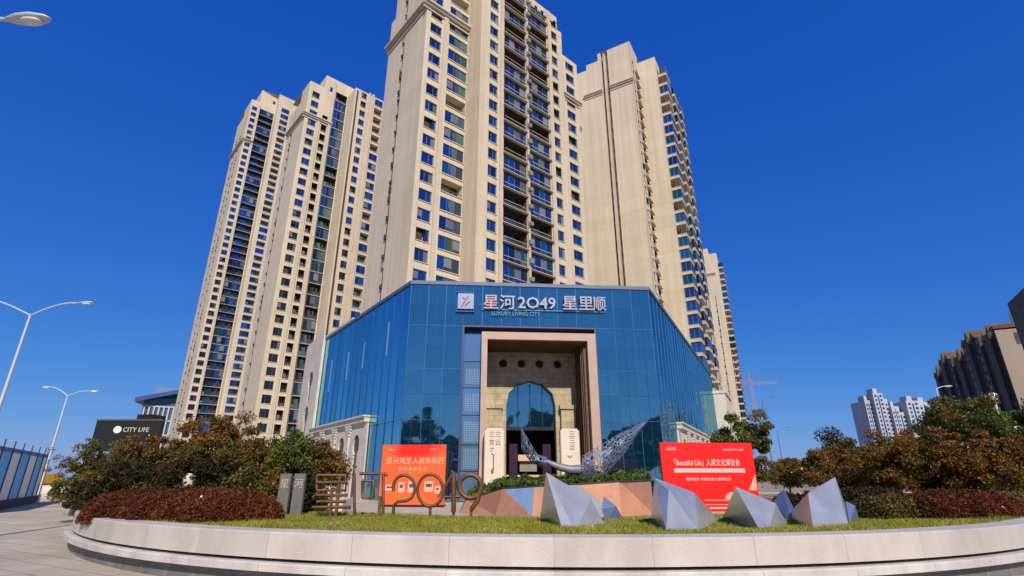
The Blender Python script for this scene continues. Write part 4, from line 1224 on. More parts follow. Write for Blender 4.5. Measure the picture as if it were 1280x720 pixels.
# ------------------------------------------------------------------ blue and white hoarding
t = thing('hoarding', (-28, 31, 0), 'construction hoarding of blue and white panels along the left edge', 'fence')
dv = Vector((-4.9, 7.7)).normalized()
haz = math.degrees(math.atan2(dv.x, dv.y))
fh = Fr((-26.3, 28.6), haz)
def hs_at(px, y=622):
    k = tan2(px, y)[0]
    return (k * 28.6 + 26.3) / (dv.x - k * dv.y)
bl = mat('hoarding_blue', (.04, .48, .92), .45); wh = mat('hoarding_white', (.88, .88, .86), .5)
edges = [hs_at(-32), hs_at(-18), hs_at(-4), hs_at(8.5), hs_at(20), hs_at(30), hs_at(38), hs_at(43)]
print('hoarding edges', edges)
for i in range(7):
    b = MB(); b.box(edges[i] + .04, edges[i + 1] - .04, -.03, .03, .45, 2.75, 0, fh)
    for q in range(6):
        s = edges[i] + .04 + (edges[i + 1] - edges[i] - .08) * q / 6
        b.box(s, s + .04, .03, .05, .45, 2.75, 0, fh)
    b.build('panel', bl if i % 2 else wh, t)
b = MB()
b.box(edges[0], edges[-1], -.16, .16, .004, .45, 0, fh); b.box(edges[0], edges[-1], -.05, .05, 2.75, 2.95, 1, fh)
b.build('plinth', [mat('plinth_dark', (.05, .05, .06), .8), mat('rail_blue', (.02, .12, .33), .5)], t)
for s in edges:
    b = MB(); b.box(s - .035, s + .035, -.075, -.035, .45, 3.3, 0, fh); b.build('post', M['dark'], t)

# yellow machine, pot and small cart in the distance at left
p = at(44, 612, 48)
t = thing('loader', (p.x, 48, 0), 'small yellow site machine behind the end of the hoarding', 'machine')
b = MB(); b.box(p.x - .9, p.x + .9, 47.2, 49.2, 1.0, 1.8); b.box(p.x - .9, p.x - .1, 47.3, 48.8, 1.8, 2.5); b.build('body', mat('machine_yellow', (.75, .42, .02), .5), t)
b = MB(); b.box(p.x - .85, p.x - .15, 47.27, 47.295, 1.9, 2.4); b.build('cab_window', M['wglass'], t)
for sx in (-.6, .6):
    b = MB(); b.tube([(p.x + sx, 47.0, .5), (p.x + sx, 47.35, .5)], .5, 0, 14); b.build('wheel', M['dark'], t)
b = MB(); b.box(p.x - 1.0, p.x + 1.0, 47.36, 49.3, .45, .99); b.build('chassis', M['rust'], t)
p = at(68, 618, 40)
t = thing('stone_pot', (p.x, 40, 0), 'round white stone pot with a sparse plant, left of the bushes', 'pot')
b = MB(); b.tube([(p.x, 40, 0), (p.x, 40, .35), (p.x, 40, .8), (p.x, 40, 1.0)], [.75, 1.0, .95, .8], 0, 16); b.build('pot', M['stucco'], t)
p = at(108, 615, 30)
t = thing('utility_cart', (p.x, 30, 0), 'small silver utility cart with an open glazed cab by the planter end', 'cart')
silver = mat('silver_paint', (.42, .45, .52), .35, .4)
b = MB()
b.prism([(p.x - .75, 29.4), (p.x + .75, 29.4), (p.x + .75, 31), (p.x - .75, 31)], .35, 1.05, 0)
b.build('body', silver, t)
b = MB(); b.box(p.x - .62, p.x + .5, 29.5, 30.6, 1.9, 2.0)
for sx in (-.6, .42): 
    for sy in (29.52, 30.5): b.box(p.x + sx, p.x + sx + .06, sy, sy + .06, 1.05, 1.9)
b.build('cab_frame', mat('cab_white', (.5, .52, .5), .5), t)
b = MB(); b.face([(p.x - .54, 29.56, 1.1), (p.x + .42, 29.56, 1.1), (p.x + .42, 29.7, 1.85), (p.x - .54, 29.7, 1.85)]); b.build('windscreen', M['wglass'], t)
for sx in (-.7, .55):
    b = MB(); b.tube([(p.x + sx, 29.7, .3), (p.x + sx + .15, 29.7, .3)], .29, 0, 14); b.build('wheel', M['dark'], t)
b = MB(); b.box(p.x + .2, p.x + .72, 29.36, 29.398, .75, .95); b.build('badge_strip', bl, t)

# black billboard behind the left trees
p = at(160, 560, 42)
t = thing('billboard', (p.x, 42, 0), 'black billboard with white writing and a round white logo above the left bushes', 'billboard')
x0 = at(121, 527, 42).x; x1 = at(203, 527, 42).x; z1 = at(160, 526, 42).z; z0 = at(160, 564, 42).z
b = MB(); b.box(x0, x1, 42, 42.35, z0, z1); b.box(x0, x1, 41.95, 42.4, z1, z1 + .12, 1); b.build('board', [mat('board_black', (.012, .014, .014), .5), M['drab']], t)
for q in (.15, .5, .85):
    b = MB(); b.box(x0 + (x1 - x0) * q - .12, x0 + (x1 - x0) * q + .12, 42.1, 42.3, 0, z0); b.build('post', M['dark'], t)
fb = Fr((0, 42.0), 90)
b = MB(); c = at(147, 537, 42); b.poly([(c.x + .33 * math.cos(i * math.pi / 8), 41.98, c.z + .28 * math.sin(i * math.pi / 8)) for i in range(16)], [tuple(range(16))])
b.build('logo', M['lens'], t)
text_obj('CITY LIFE', .5, fb, c.x + .45, -.03, c.z - .18, mat('board_white', (.6, .55, .42), .5), t, .01)
b = MB()
# low structure on top of the board
b.box(at(166, 520, 42).x, at(187, 520, 42).x, 42.5, 44, z1 - 2, at(176, 517, 42).z); b.build('sign_box', M['dark'], t)

# ------------------------------------------------------------------ promotional boards
def grad_red():
    m = bpy.data.materials.new('orange_print'); m.use_nodes = True
    t = m.node_tree; b = t.nodes['Principled BSDF']; b.inputs['Roughness'].default_value = .45
    tc = t.nodes.new('ShaderNodeTexCoord')
    mp = t.nodes.new('ShaderNodeMapping'); mp.inputs['Location'].default_value = (-.0, 0, -2.9); mp.inputs['Scale'].default_value = (.55, 0, .9)
    t.links.new(tc.outputs['Object'], mp.inputs[0])
    gr = t.nodes.new('ShaderNodeTexGradient'); gr.gradient_type = 'SPHERICAL'
    t.links.new(mp.outputs[0], gr.inputs[0])
    n = t.nodes.new('ShaderNodeTexNoise'); n.inputs['Scale'].default_value = .8; t.links.new(tc.outputs['Object'], n.inputs[0])
    ad = t.nodes.new('ShaderNodeMath'); ad.operation = 'MULTIPLY_ADD'; ad.inputs[1].default_value = .9; ad.inputs[2].default_value = -.38; t.links.new(n.outputs['Fac'], ad.inputs[0])
    a2 = t.nodes.new('ShaderNodeMath'); a2.operation = 'ADD'; t.links.new(gr.outputs[1], a2.inputs[0]); t.links.new(ad.outputs[0], a2.inputs[1])
    rp = t.nodes.new('ShaderNodeValToRGB'); rp.color_ramp.elements[0].color = (.74, .14, .03, 1); rp.color_ramp.elements[1].color = (.78, .02, .01, 1)
    rp.color_ramp.elements[1].position = .7
    t.links.new(a2.outputs[0], rp.inputs[0]); t.links.new(rp.outputs[0], b.inputs['Base Color'])
    return m
white_ink = mat('white_ink', (.78, .62, .55), .5)
def board(px0, px1, pyt, Y0, Y1, label, face_m, side_m):
    a = at(px0, 600, Y0); c = at(px1, 600, Y1)
    az = math.degrees(math.atan2(c.x - a.x, c.y - a.y)); L = math.hypot(c.x - a.x, c.y - a.y)
    fr = Fr((a.x, a.y), az)
    m_ = fr(L / 2, 0, 0)
    t = thing('promotional_board', (m_[0], m_[1], 0), label, 'board')
    H = (at(px0, pyt, Y0).z)
    b = MB(); b.box(0, L, 0, .16, .12, H, 0, fr); b.build('panel', face_m, t)
    for s in (.15, L - .25):
        b = MB(); b.box(s, s + .1, .17, .27, 0, H - .2, 0, fr); b.box(s, s + .1, .271, 1.2, .005, .08, 0, fr); b.build('stand', side_m, t)
    b = MB(); b.box(0, L, .02, .14, .01, .118, 0, fr); b.build('foot_rail', side_m, t)
    return t, fr, L, H
t, fr, L, H = board(475, 556, 556, 31, 30.6, 'orange and red printed board behind the bronze numerals', grad_red(), M['dark'])
ink2 = mat('cream_ink', (.74, .45, .32), .5)
text_obj('星河城里人居新标杆', .40, fr, .28, -.012, H - 1.02, ink2, t, .004, sx=.95)
text_obj('建 筑 美 好 生 活', .22, fr, 1.05, -.012, H - 1.42, ink2, t, .004)
text_obj('STAR', .12, fr, .4, -.012, H - .32, white_ink, t, .004); text_obj('CITY', .12, fr, L - .9, -.012, H - .32, white_ink, t, .004)
b = MB()
for (x, z, w_, h_) in ((.35, .85, .5, .3), (1.1, .75, .35, .55), (1.65, .75, .42, .6), (2.6, .8, .5, .55), (3.2, .7, .3, .4)):
    b.prism([(x, -.012), (x + w_, -.012), (x + w_, -.004), (x, -.004)], z, z + h_, 0, fr)
    b.prism([(x + .08, -.018), (x + w_ - .08, -.018), (x + w_ - .08, -.0125), (x + .08, -.0125)], z + h_ * .45, z + h_ * .75, 1, fr)
b.build('printed_figures', [mat('print_pale', (.72, .42, .32), .5), mat('print_dark', (.12, .06, .07), .5)], t)

redm = mat('red_print', (.80, .008, .006), .45, noise=.08, nscale=.8)
t, fr, L, H = board(829, 946, 553, 26.7, 27.2, 'large bright red printed board with white writing, right of the entrance', redm, redm)
text_obj('「Beautiful Life」人居文化博览会', .36, fr, .48, -.012, H - 1.08, white_ink, t, .004, sx=.70)
b = MB(); b.box(.6, L - .55, -.012, -.003, H - 1.42, H - 1.22, 0, fr); b.box(2.0, L - .2, -.012, -.003, .50, .53, 0, fr); b.box(2.0, L - .3, -.012, -.003, .30, .32, 0, fr); b.box(2.2, L - .9, -.012, -.003, .125, .2, 0, fr)
b.build('white_bar', mat('print_pink', (.78, .45, .38), .5), t)
text_obj('美好城市 共筑品质人居新生活', .16, fr, 1.15, -.012, H - 1.78, white_ink, t, .004, sx=1.1)
text_obj('星河城', .17, fr, .3, -.012, H - .36, white_ink, t, .004); text_obj('LIVING EXPO 2049', .13, fr, L - 1.55, -.012, H - .38, white_ink, t, .004)
b = MB(); b.poly([fr(3.4 + .35 * math.cos(math.pi * i / 8), -.012, .55 + .32 * math.sin(math.pi * i / 8)) for i in range(9)], [tuple(range(9))])
b.face([fr(L - .5, -.013, .95), fr(L - .06, -.013, .95), fr(L - .06, -.013, 1.7)])
b.build('printed_shape', mat('print_peach', (.80, .38, .25), .5), t)

# ------------------------------------------------------------------ faceted planter bed before the entrance
t = thing('raised_bed', (2.2, 25.5, 0), 'orange stone clad raised bed with pale blue facets in front of the entrance', 'raised bed')
def bp(px, Y, z): return (tan2(px, 620)[0] * Y, Y, z)
bot = [bp(574, 26.2, .006), bp(620, 24.2, .006), bp(665, 23.6, .006), bp(720, 23.3, .006), bp(775, 23.6, .006), bp(816, 24.6, .006)]
top = [bp(583, 26.4, .55), bp(628, 24.9, 1.10), bp(668, 24.4, 1.2), bp(722, 24.2, 1.3), bp(775, 24.4, 1.42), bp(815, 25.2, 1.48)]
b = MB()
mids = [4, 0, 2, 0, 1, 0]
for i in range(5):
    mA, mB = [(0, 3), (3, 1), (0, 2), (2, 0), (0, 3)][i]
    b.face([bot[i], bot[i + 1], top[i]], mA); b.face([bot[i + 1], top[i + 1], top[i]], mB)
b.build('cladding', [mat('orange_stone', (.50, .23, .12), .6, noise=.2, nscale=2), mat('blue_stone', (.16, .25, .42), .5, noise=.2, nscale=2), mat('grey_stone', (.28, .27, .28), .55, noise=.2, nscale=2), mat('brown_stone', (.33, .15, .09), .6, noise=.2, nscale=2)], t)
b = MB()
for i in range(5):
    p, q = Vector(top[i]), Vector(top[i + 1])
    b.hexa([p + Vector((0, -.04, -.12)), q + Vector((0, -.04, -.12)), q + Vector((0, .25, -.12)), p + Vector((0, .25, -.12)), p + Vector((0, -.04, .02)), q + Vector((0, -.04, .02)), q + Vector((0, .25, .02)), p + Vector((0, .25, .02))])
b.build('edge', mat('edge_dark', (.03, .025, .02), .6), t)
b = MB(); bk = [(p[0] * 1.06, p[1] + 3.0, p[2] + .25) for p in top]
for i in range(5): b.face([top[i], top[i + 1], bk[i + 1], bk[i]]); b.face([bk[i], bk[i + 1], (bk[i + 1][0], bk[i + 1][1], 0), (bk[i][0], bk[i][1], 0)])
b.face([bot[0], top[0], bk[0], (bk[0][0], bk[0][1], 0)]); b.face([top[5], bot[5], (bk[5][0], bk[5][1], 0), bk[5]])
b.build('soil', mat('bed_soil', (.05, .05, .02), .9), t)
rs = np.random.RandomState(12); n = 9000
u = rs.rand(n) * 4.999; ii = u.astype(int); fq_ = u - ii; dd = rs.rand(n) ** 1.5
T = np.array(top); B = np.array(bk)
P0 = (T[ii] * (1 - fq_)[:, None] + T[ii + 1] * fq_[:, None]) * (1 - dd)[:, None] + (B[ii] * (1 - fq_)[:, None] + B[ii + 1] * fq_[:, None]) * dd[:, None]
P0[:, 2] += rs.rand(n) * .28 * (.4 + .6 * np.sin(P0[:, 0] * 2.7) ** 2)
def leafquads(P0, size, rs, flat=0.0):
    n = len(P0)
    a = rs.normal(size=(n, 3)); a[:, 2] *= (1 - flat); a /= np.linalg.norm(a, axis=1)[:, None] + 1e-9
    c = rs.normal(size=(n, 3)); c -= a * (c * a).sum(1)[:, None]; c /= np.linalg.norm(c, axis=1)[:, None] + 1e-9
    s = size * (.45 + 1.15 * rs.rand(n) ** 1.6)[:, None]
    a = a * s; c = c * s * .6
    return np.stack([P0 - a, P0 + c * .9, P0 + a, P0 - c * .9], 1)
me = quads_mesh('bed_plants', leafquads(P0, .09, rs), None, [leafmat('bed_leaves', [(.02, .045, .01), (.05, .09, .015), (.14, .19, .03)], .2)], loc=(2.2, 25.5, 0))
o = bpy.data.objects.new('bed_plants', me); COL.objects.link(o); o.parent = t; tag(o, kind='stuff')

# ------------------------------------------------------------------ winged lattice sculpture
t = thing('winged_sculpture', (at(705, 600, 25.3).x, 25.4, 1.25), 'silver lattice sculpture with one narrow and one broad wing above the raised bed', 'sculpture')
M['lattice'] = mat('silver_lattice', (.13, .16, .23), .5, .25)
def surf_patch(A, Bc, nu, nv, seed, jit=.35):
    """two boundary polylines (world), ruled between; returns jittered triangle lattice as struts"""
    rr = random.Random(seed); mb = MB()
    def samp(Pl, u):
        k = u * (len(Pl) - 1); i = min(int(k), len(Pl) - 2); return Pl[i].lerp(Pl[i + 1], k - i)
    pts = {}
    for i in range(nu + 1):
        for j in range(nv + 1):
            u = (i + (rr.uniform(-jit, jit) if 0 < i < nu else 0)) / nu; v = (j + (rr.uniform(-jit, jit) if 0 < j < nv else 0)) / nv
            p = samp(A, u).lerp(samp(Bc, u), v)
            p = p + Vector((0, -.25 * math.sin(v * math.pi), 0)); pts[i, j] = p
    return pts
def lattice(pts, nu, nv, r, mb):
    for i in range(nu + 1):
        for j in range(nv + 1):
            for di, dj in ((1, 0), (0, 1), (1, 1 if (i + j) % 2 else -1)):
                q = (i + di, j + dj)
                if q in pts and (pts[i, j] - pts[q]).length > .02: mb.tube([pts[i, j], pts[q]], r, 0, 4, False)
def sheet(pts, nu, nv, mb, m, p_skip, seed):
    rr = random.Random(seed)
    for i in range(nu):
        for j in range(nv):
            for tri in (((i, j), (i + 1, j), (i + 1, j + 1)), ((i, j), (i + 1, j + 1), (i, j + 1))):
                if rr.random() < p_skip: continue
                c = sum((pts[k] for k in tri), Vector()) / 3
                q = [pts[k].lerp(c, .14) for k in tri]
                mb.face(q, m)
b = MB()
A_ = [at(728, 570, 25.2), at(750, 557, 25.3), at(777, 541, 25.6), at(806, 527, 26.0)]
B_ = [at(724, 600, 25.2), at(752, 597, 25.3), at(780, 567, 25.6), at(805, 532, 26.0)]
pts = surf_patch(A_, B_, 26, 9, 4); lattice(pts, 26, 9, .013, b); sheet(pts, 26, 9, b, 0, .62, 3)
b.build('broad_wing', M['lattice'], t)
b = MB()
A_ = [at(651, 533, 24.8), at(660, 549, 24.9), at(671, 568, 25.1), at(684, 572, 25.2)]
B_ = [at(651, 536, 24.8), at(652, 562, 24.9), at(664, 578, 25.1), at(682, 586, 25.2)]
pts = surf_patch(A_, B_, 12, 4, 6); lattice(pts, 12, 4, .014, b); sheet(pts, 12, 4, b, 0, .35, 5)
b.build('narrow_wing', M['lattice'], t)
b = MB()
P_ = [at(672, 578, 25.0), at(684, 577, 25.05), at(697, 583, 25.1), at(712, 587, 25.15), at(728, 587, 25.2), at(738, 587, 25.25)]
b.tube(P_, [.03, .09, .16, .19, .23, .08], 0, 14)
b.build('body', mat('brushed_body', (.22, .22, .26), .5, .2, noise=.2, nscale=3), t)
b = MB(); c = at(712, 600, 25.15); b.tube([(c.x, 25.15, 1.25), (c.x, 25.15, c.z + .3)], .08); b.build('support', M['dark'], t)

# ------------------------------------------------------------------ faceted steel rocks on the lawn
M['steel'] = mat('brushed_steel', (.66, .65, .64), .28, .58, noise=.25, nscale=1.6, bump=.05, bscale=12)
M['steelb'] = mat('blue_steel', (.20, .27, .46), .35, .5, noise=.2, nscale=2.0)
def facet(pts, label, m, back=.55):
    P = [at(x, y, Y) for x, y, Y in pts]
    c = sum(P, Vector()) / len(P)
    bm = bmesh.new()
    low = min(p.z for p in P)
    for p in P: bm.verts.new(p)
    bm.verts.new((c.x, max(p.y for p in P) + back, low)); 
    bmesh.ops.convex_hull(bm, input=list(bm.verts))
    bmesh.ops.delete(bm, geom=[v for v in bm.verts if not v.link_faces], context='VERTS')
    bmesh.ops.translate(bm, verts=bm.verts, vec=(-c.x, -c.y, -low))
    bmesh.ops.dissolve_limit(bm, angle_limit=R(3), verts=bm.verts, edges=bm.edges)
    bmesh.ops.bevel(bm, geom=list(bm.edges), offset=.007, segments=1, affect='EDGES')
    me = bpy.data.meshes.new('faceted_rock'); bm.to_mesh(me); bm.free(); me.materials.append(m)
    o = bpy.data.objects.new('faceted_rock', me); COL.objects.link(o); o.location = (c.x, c.y, low)
    tag(o, label, 'sculpture', 'faceted steel sculptures on the lawn')
facet([(682.5, 590, 10.5), (674, 654, 12.0), (703, 663, 9.9), (738.5, 623, 10.6), (759, 661, 10.7), (719, 664, 9.95)], 'steel faceted sculpture, leftmost and sharp topped, before the raised bed', M['steel'])
facet([(754.5, 620, 12.2), (770, 632, 12.1), (752, 635, 12.0), (758, 655, 12.0), (783, 655, 12.3)], 'small bluish faceted sculpture right behind the leftmost steel one', M['steelb'], .3)
facet([(818, 597, 10.5), (813, 653, 11.9), (833, 665, 9.7), (874, 664, 9.9), (868, 616, 10.7), (899, 651, 11.3), (836, 612, 9.95)], 'wide steel faceted sculpture below the left edge of the red board', M['steel'])
facet([(919, 608, 10.4), (912, 652, 12.0), (950.5, 664, 9.9), (970, 629, 10.6), (961, 663, 10.0), (986, 658, 10.9)], 'steel faceted sculpture below the right edge of the red board', M['steel'])
facet([(980, 611, 12.0), (1000, 650, 12.2), (967, 626, 12.2), (991, 656, 11.4), (964, 650, 12.3)], 'small bluish faceted sculpture between the two right steel ones', M['steelb'], .3)
facet([(1044, 596, 10.9), (1010, 616, 10.1), (1000, 652, 11.8), (1016, 659, 9.9), (1062, 662, 10.2), (1056, 629, 10.9)], 'rightmost tall steel faceted sculpture with its tip leaning right', M['steel'])
facet([(1057, 626, 11.6), (1069, 632, 11.6), (1074, 648, 11.7), (1062, 655, 11.4), (1050, 652, 11.8)], 'low bluish steel wedge tucked behind the rightmost tall sculpture', M['steelb'], .3)

# ------------------------------------------------------------------ big bronze characters on the lawn
M['bronze'] = mat('rusty_bronze', (.22, .10, .045), .55, .35, noise=.5, nscale=6)
def glyph(name, strokes, legs, label, Y=12.7, w=.05, grp='bronze characters on the lawn'):
    q0 = at(legs[0][0], legs[0][2], Y)
    b = MB()
    for st in strokes:
        ww = w
        if isinstance(st[0], (int, float)): ww = st[0]; st = st[1:]
        b2 = [at(x, y, Y) for x, y in st]
        b.tube(b2, ww, 0, 8)
    b.v = [(x, Y + (y - Y) * 1.3, z) for x, y, z in b.v]
    t = thing(name, (q0.x, Y, gz(q0.x, Y)), label, 'sign letter', grp)
    b.build('strokes', M['bronze'], t)
    for lx, y0, y1 in legs:
        p = at(lx, y0, Y)
        bb = MB(); bb.box(p.x - .03, p.x + .03, Y - .03, Y + .03, gz(p.x, Y) - .03, p.z); bb.build('leg', M['bronze'], t)
def ell(cx, cy, rx, ry, a0=0, a1=360, n=28):
    return [(cx + rx * math.cos(R(a0 + (a1 - a0) * i / n)), cy + ry * math.sin(R(a0 + (a1 - a0) * i / n))) for i in range(n + 1)]
glyph('bronze_character', [[(396, 594), (396, 613), (432, 613), (432, 594), (396, 594)], [(396, 603), (432, 603)], [(400, 613), (394, 619), (391, 622)], [(396, 619), (434, 619)], [(396, 627), (432, 627)], [(391, 634), (438, 634)], [(414, 613), (414, 634)]],
      [(414, 634, 645), (425.5, 592, 645)], 'bronze character 星, leftmost of the row, made of stacked bars', w=.034)
glyph('bronze_character', [[(443, 592), (443, 640)], [(450, 592), (474, 592)], [(453, 601), (467, 601), (467, 622), (453, 622), (453, 601)], [(474, 592), (479, 592), (479, 636)], [(479, 592), (484, 594)]],
      [(443.5, 636, 646), (475.5, 620, 646), (479, 634, 646)], 'bronze character 河, between the stacked bars and the numeral 2', w=.034)
glyph('bronze_numeral', [ell(505, 610, 13.5, 16, -195, 25) + [(515, 622), (508, 626), (497, 627), (492, 632), (492, 640)]], [(492, 640, 647)], 'bronze numeral 2 before the orange board', w=.036)
glyph('bronze_numeral', [ell(538, 613, 16, 20, 0, 360) ], [(538, 632, 647)], 'bronze numeral 0, the large ring before the orange board', w=.036)
glyph('bronze_numeral', [[(566, 592), (548, 621), (576, 621)], [.055, (567, 590), (567, 640)]], [(567, 640, 648)], 'bronze numeral 4 right of the orange board', w=.036)
glyph('bronze_numeral', [ell(588, 608, 13.5, 14.5, 0, 360), [(601, 610), (597, 626), (589, 637)]], [(589, 636, 648)], 'bronze numeral 9, rightmost of the row', w=.055)
# two grey upright name slabs beside the dark shrub
for px, lab in ((352, 'grey upright inscribed slab under the dark green tree, left of the pair'), (370, 'grey upright inscribed slab under the dark green tree, right of the pair')):
    c = at(px, 640, 13.2)
    t = thing('inscribed_slab', (c.x, 13.2, gz(c.x, 13.2)), lab, 'slab', 'grey slabs')
    z0 = gz(c.x, 13.2); z1 = at(px, 592, 13.2).z
    b = MB(); b.box(c.x - .13, c.x + .13, 13.15, 13.25, z0, z1); b.build('slab', mat('slab_grey', (.17, .16, .15), .7, noise=.3, nscale=6), t)
    text_obj('星' if px < 360 else '河', .22, Fr((0, 13.15), 90), c.x - .11, -.006, z1 - .3, M['trim'], t, .004, name='inscription')
# low white kerb block and pale rock
c = at(410, 634, 15); b = MB(); b.prism([(c.x - .35, 14.9), (c.x + .45, 14.8), (c.x + .5, 15.5), (c.x - .2, 15.5)], 0, 1.02, 0)
loose(b, 'kerb_block', M['stucco'], (c.x, 15, 0), 'low white kerb block behind the lawn left of the bronze bars', 'block')
c = at(237, 602, 14.5)
b = MB(); b.ball((c.x, 14.5, c.z), .20, .16, .20, 0, 12, 8, lambda x, y, z: 1 + .18 * math.sin(5 * x + 3 * z) * math.cos(4 * y))
loose(b, 'boulder', M['stucco'], (c.x, 14.5, c.z - .25), 'pale boulder showing between the left trees above the red hedge', 'boulder')

# ------------------------------------------------------------------ trees, shrubs, hedges
L_brown = leafmat('leaf_brown', [(.025, .022, .006), (.09, .065, .012), (.20, .075, .015), (.32, .11, .020), (.16, .12, .018), (.34, .15, .025)])
L_olive = leafmat('leaf_olive', [(.03, .04, .008), (.10, .11, .018), (.18, .16, .025), (.23, .14, .025)])
L_green = leafmat('leaf_green', [(.015, .03, .007), (.05, .08, .012), (.10, .14, .02), (.19, .22, .035)])
L_dark = leafmat('leaf_dark', [(.010, .018, .005), (.025, .036, .008), (.05, .058, .012), (.08, .05, .012)])
L_red = leafmat('leaf_red', [(.05, .016, .005), (.14, .030, .008), (.24, .050, .012), (.10, .055, .012), (.20, .05, .012)])
L_yel = leafmat('leaf_yellow', [(.08, .06, .015), (.17, .13, .03), (.26, .19, .05)])
M['bark'] = mat('bark', (.10, .07, .05), .9, noise=.4, nscale=8, bump=.5, bscale=30)
def crown_pts(rs, n, clumps, cr, rx, ry, rz, top_bias=.0):
    """leaf positions: clumps scattered through an uneven ellipsoid, denser near its skin"""
    c = rs.normal(size=(clumps, 3)); c /= np.linalg.norm(c, axis=1)[:, None]
    rad = rs.uniform(.35, 1.0, clumps) ** .6
    th = np.arctan2(c[:, 1], c[:, 0]); wob = 1 + .18 * np.sin(3 * th + rs.rand() * 6) + .12 * np.sin(5 * th + rs.rand() * 6)
    c = c * (rad * wob)[:, None] * np.array([rx, ry, rz])
    c[:, 2] = np.where(c[:, 2] < -rz * .55, -rz * .55 + rs.rand(clumps) * .3, c[:, 2])
    cs = cr * rs.uniform(.55, 1.25, clumps)
    k = rs.randint(0, clumps, n)
    d = rs.normal(size=(n, 3)); d /= np.linalg.norm(d, axis=1)[:, None]
    d *= (rs.rand(n) ** .45)[:, None] * cs[k][:, None]; d[:, 2] *= .7
    return c[k] + d, c, k
ALT = {'leaf_brown': L_olive, 'leaf_olive': L_brown, 'leaf_green': L_olive}
def tree(name, loc, H, rx, rz, lm, label, cat='tree', group=None, n=30000, leaf=.042, clumps=110, cr=.30, trunk=None, seed=1, ry=None, stems=1):
    rs = np.random.RandomState(seed)
    t = thing(name, loc, label, cat, group)
    X, Y, Z = loc
    cz = Z + H - rz
    P, C, K = crown_pts(rs, n, clumps, cr, rx, ry or rx, rz)
    P = P + np.array([X, Y, cz])
    alt = ALT.get(lm.name, lm)
    spr = rs.rand(n) < .05; P[spr] += rs.normal(0, min(cr, .3) * .45, (n, 3))[spr]
    mi = (rs.rand(clumps) < .3).astype(int)[K]
    me = quads_mesh('crown', leafquads(P, leaf, rs), None, [lm, alt], mi, loc=loc)
    o = bpy.data.objects.new('crown', me); COL.objects.link(o); o.parent = t
    b = MB(); r0 = trunk or H * .022
    for sidx in range(stems):
        ox, oy = (rs.uniform(-.25, .25), rs.uniform(-.25, .25)) if stems > 1 else (0, 0)
        pz = cz - rz * .35
        b.tube([(X + ox * .4, Y + oy * .4, Z - .05), (X + ox + .05, Y + oy, Z + (pz - Z) * .5), (X + ox * 1.5, Y + oy, pz)], [r0 * 1.3, r0, r0 * .75], 0, 8)
        for i in range(9 if stems == 1 else 5):
            e = C[rs.randint(0, len(C))] * .85 + np.array([X, Y, cz]); s0 = Vector((X + ox * 1.5, Y + oy, pz - rs.rand() * .2 * (pz - Z)))
            m_ = s0.lerp(Vector(e), .5) + Vector((0, 0, -.08 * H * .3))
            b.tube([s0, m_, Vector(e)], [r0 * .6, r0 * .35, r0 * .1], 0, 5)
    b.build('trunk', M['bark'], t)
    return t
def px_tree(name, px, pyt, Y, halfw, lm, label, group, seed, base_z=0.0, frac=.5, **kw):
    top = at(px, pyt, Y)
    # crown size from the picture
    dep = Y * PC_ + (top.z - 1.6) * PS_
    rx = halfw * dep / F_
    H = top.z - base_z
    rz = kw.pop('rz', H * frac)
    x = at(px, 600, Y).x
    return tree(name, (x, Y, base_z), H, rx, rz, lm, label, 'tree', group, seed=seed, **kw)
GL, GR = 'trees left of the building', 'trees right of the building'
px_tree('sparse_tree', 100, 548, 24, 34, L_olive, 'sparse thin leaved tree at the far left end of the bushes', GL, 1, n=3000, leaf=.045, clumps=60, cr=.22, frac=.42)
px_tree('green_tree', 130, 556, 21, 40, L_green, 'low bushy green tree next to the silver cart', GL, 2, .0, n=24000, clumps=70, frac=.5, rz=1.25)
px_tree('brown_tree', 178, 548, 19, 54, L_brown, 'spreading brown leaved tree in front of the black billboard', GL, 3, .0, n=30000, frac=.36)
px_tree('brown_tree', 262, 520, 18, 40, L_brown, 'tallest brown leaved tree left of the building, before the leftmost tower', GL, 4, .0, n=30000, frac=.36)
px_tree('brown_tree', 225, 553, 16.5, 42, L_olive, 'olive brown tree between the two tall brown ones', GL, 5, .0, n=30000, frac=.36)
px_tree('brown_tree', 308, 548, 17, 42, L_olive, 'olive tree with rusty tips just left of the dense green one', GL, 6, .0, n=28000, frac=.38)
px_tree('green_tree', 362, 543, 15.5, 30, L_green, 'dense green tree right over the two grey slabs', GL, 7, .3, n=32000, frac=.42, cr=.3)
px_tree('brown_tree', 402, 562, 16.5, 28, L_brown, 'low rust brown tree in front of the cream arcade', GL, 8, .0, n=18000, frac=.25, cr=.3)
px_tree('dark_shrub', 160, 575, 15.5, 55, L_dark, 'dark shrub under the spreading brown tree', 'dark shrubs at left', 9, .4, n=26000, frac=.6)
px_tree('dark_shrub', 255, 572, 15, 60, L_dark, 'dark shrub behind the middle of the red hedge', 'dark shrubs at left', 10, .4, n=28000, frac=.6)
px_tree('dark_shrub', 322, 580, 14.5, 34, L_olive, 'olive shrub at the right end of the red hedge', 'dark shrubs at left', 11, .4, n=16000, frac=.6, cr=.3)
px_tree('dark_shrub', 388, 592, 14.6, 18, L_dark, 'small dark shrub left of the bronze bars', 'dark shrubs at left', 12, .4, n=10000, frac=.6, cr=.25)
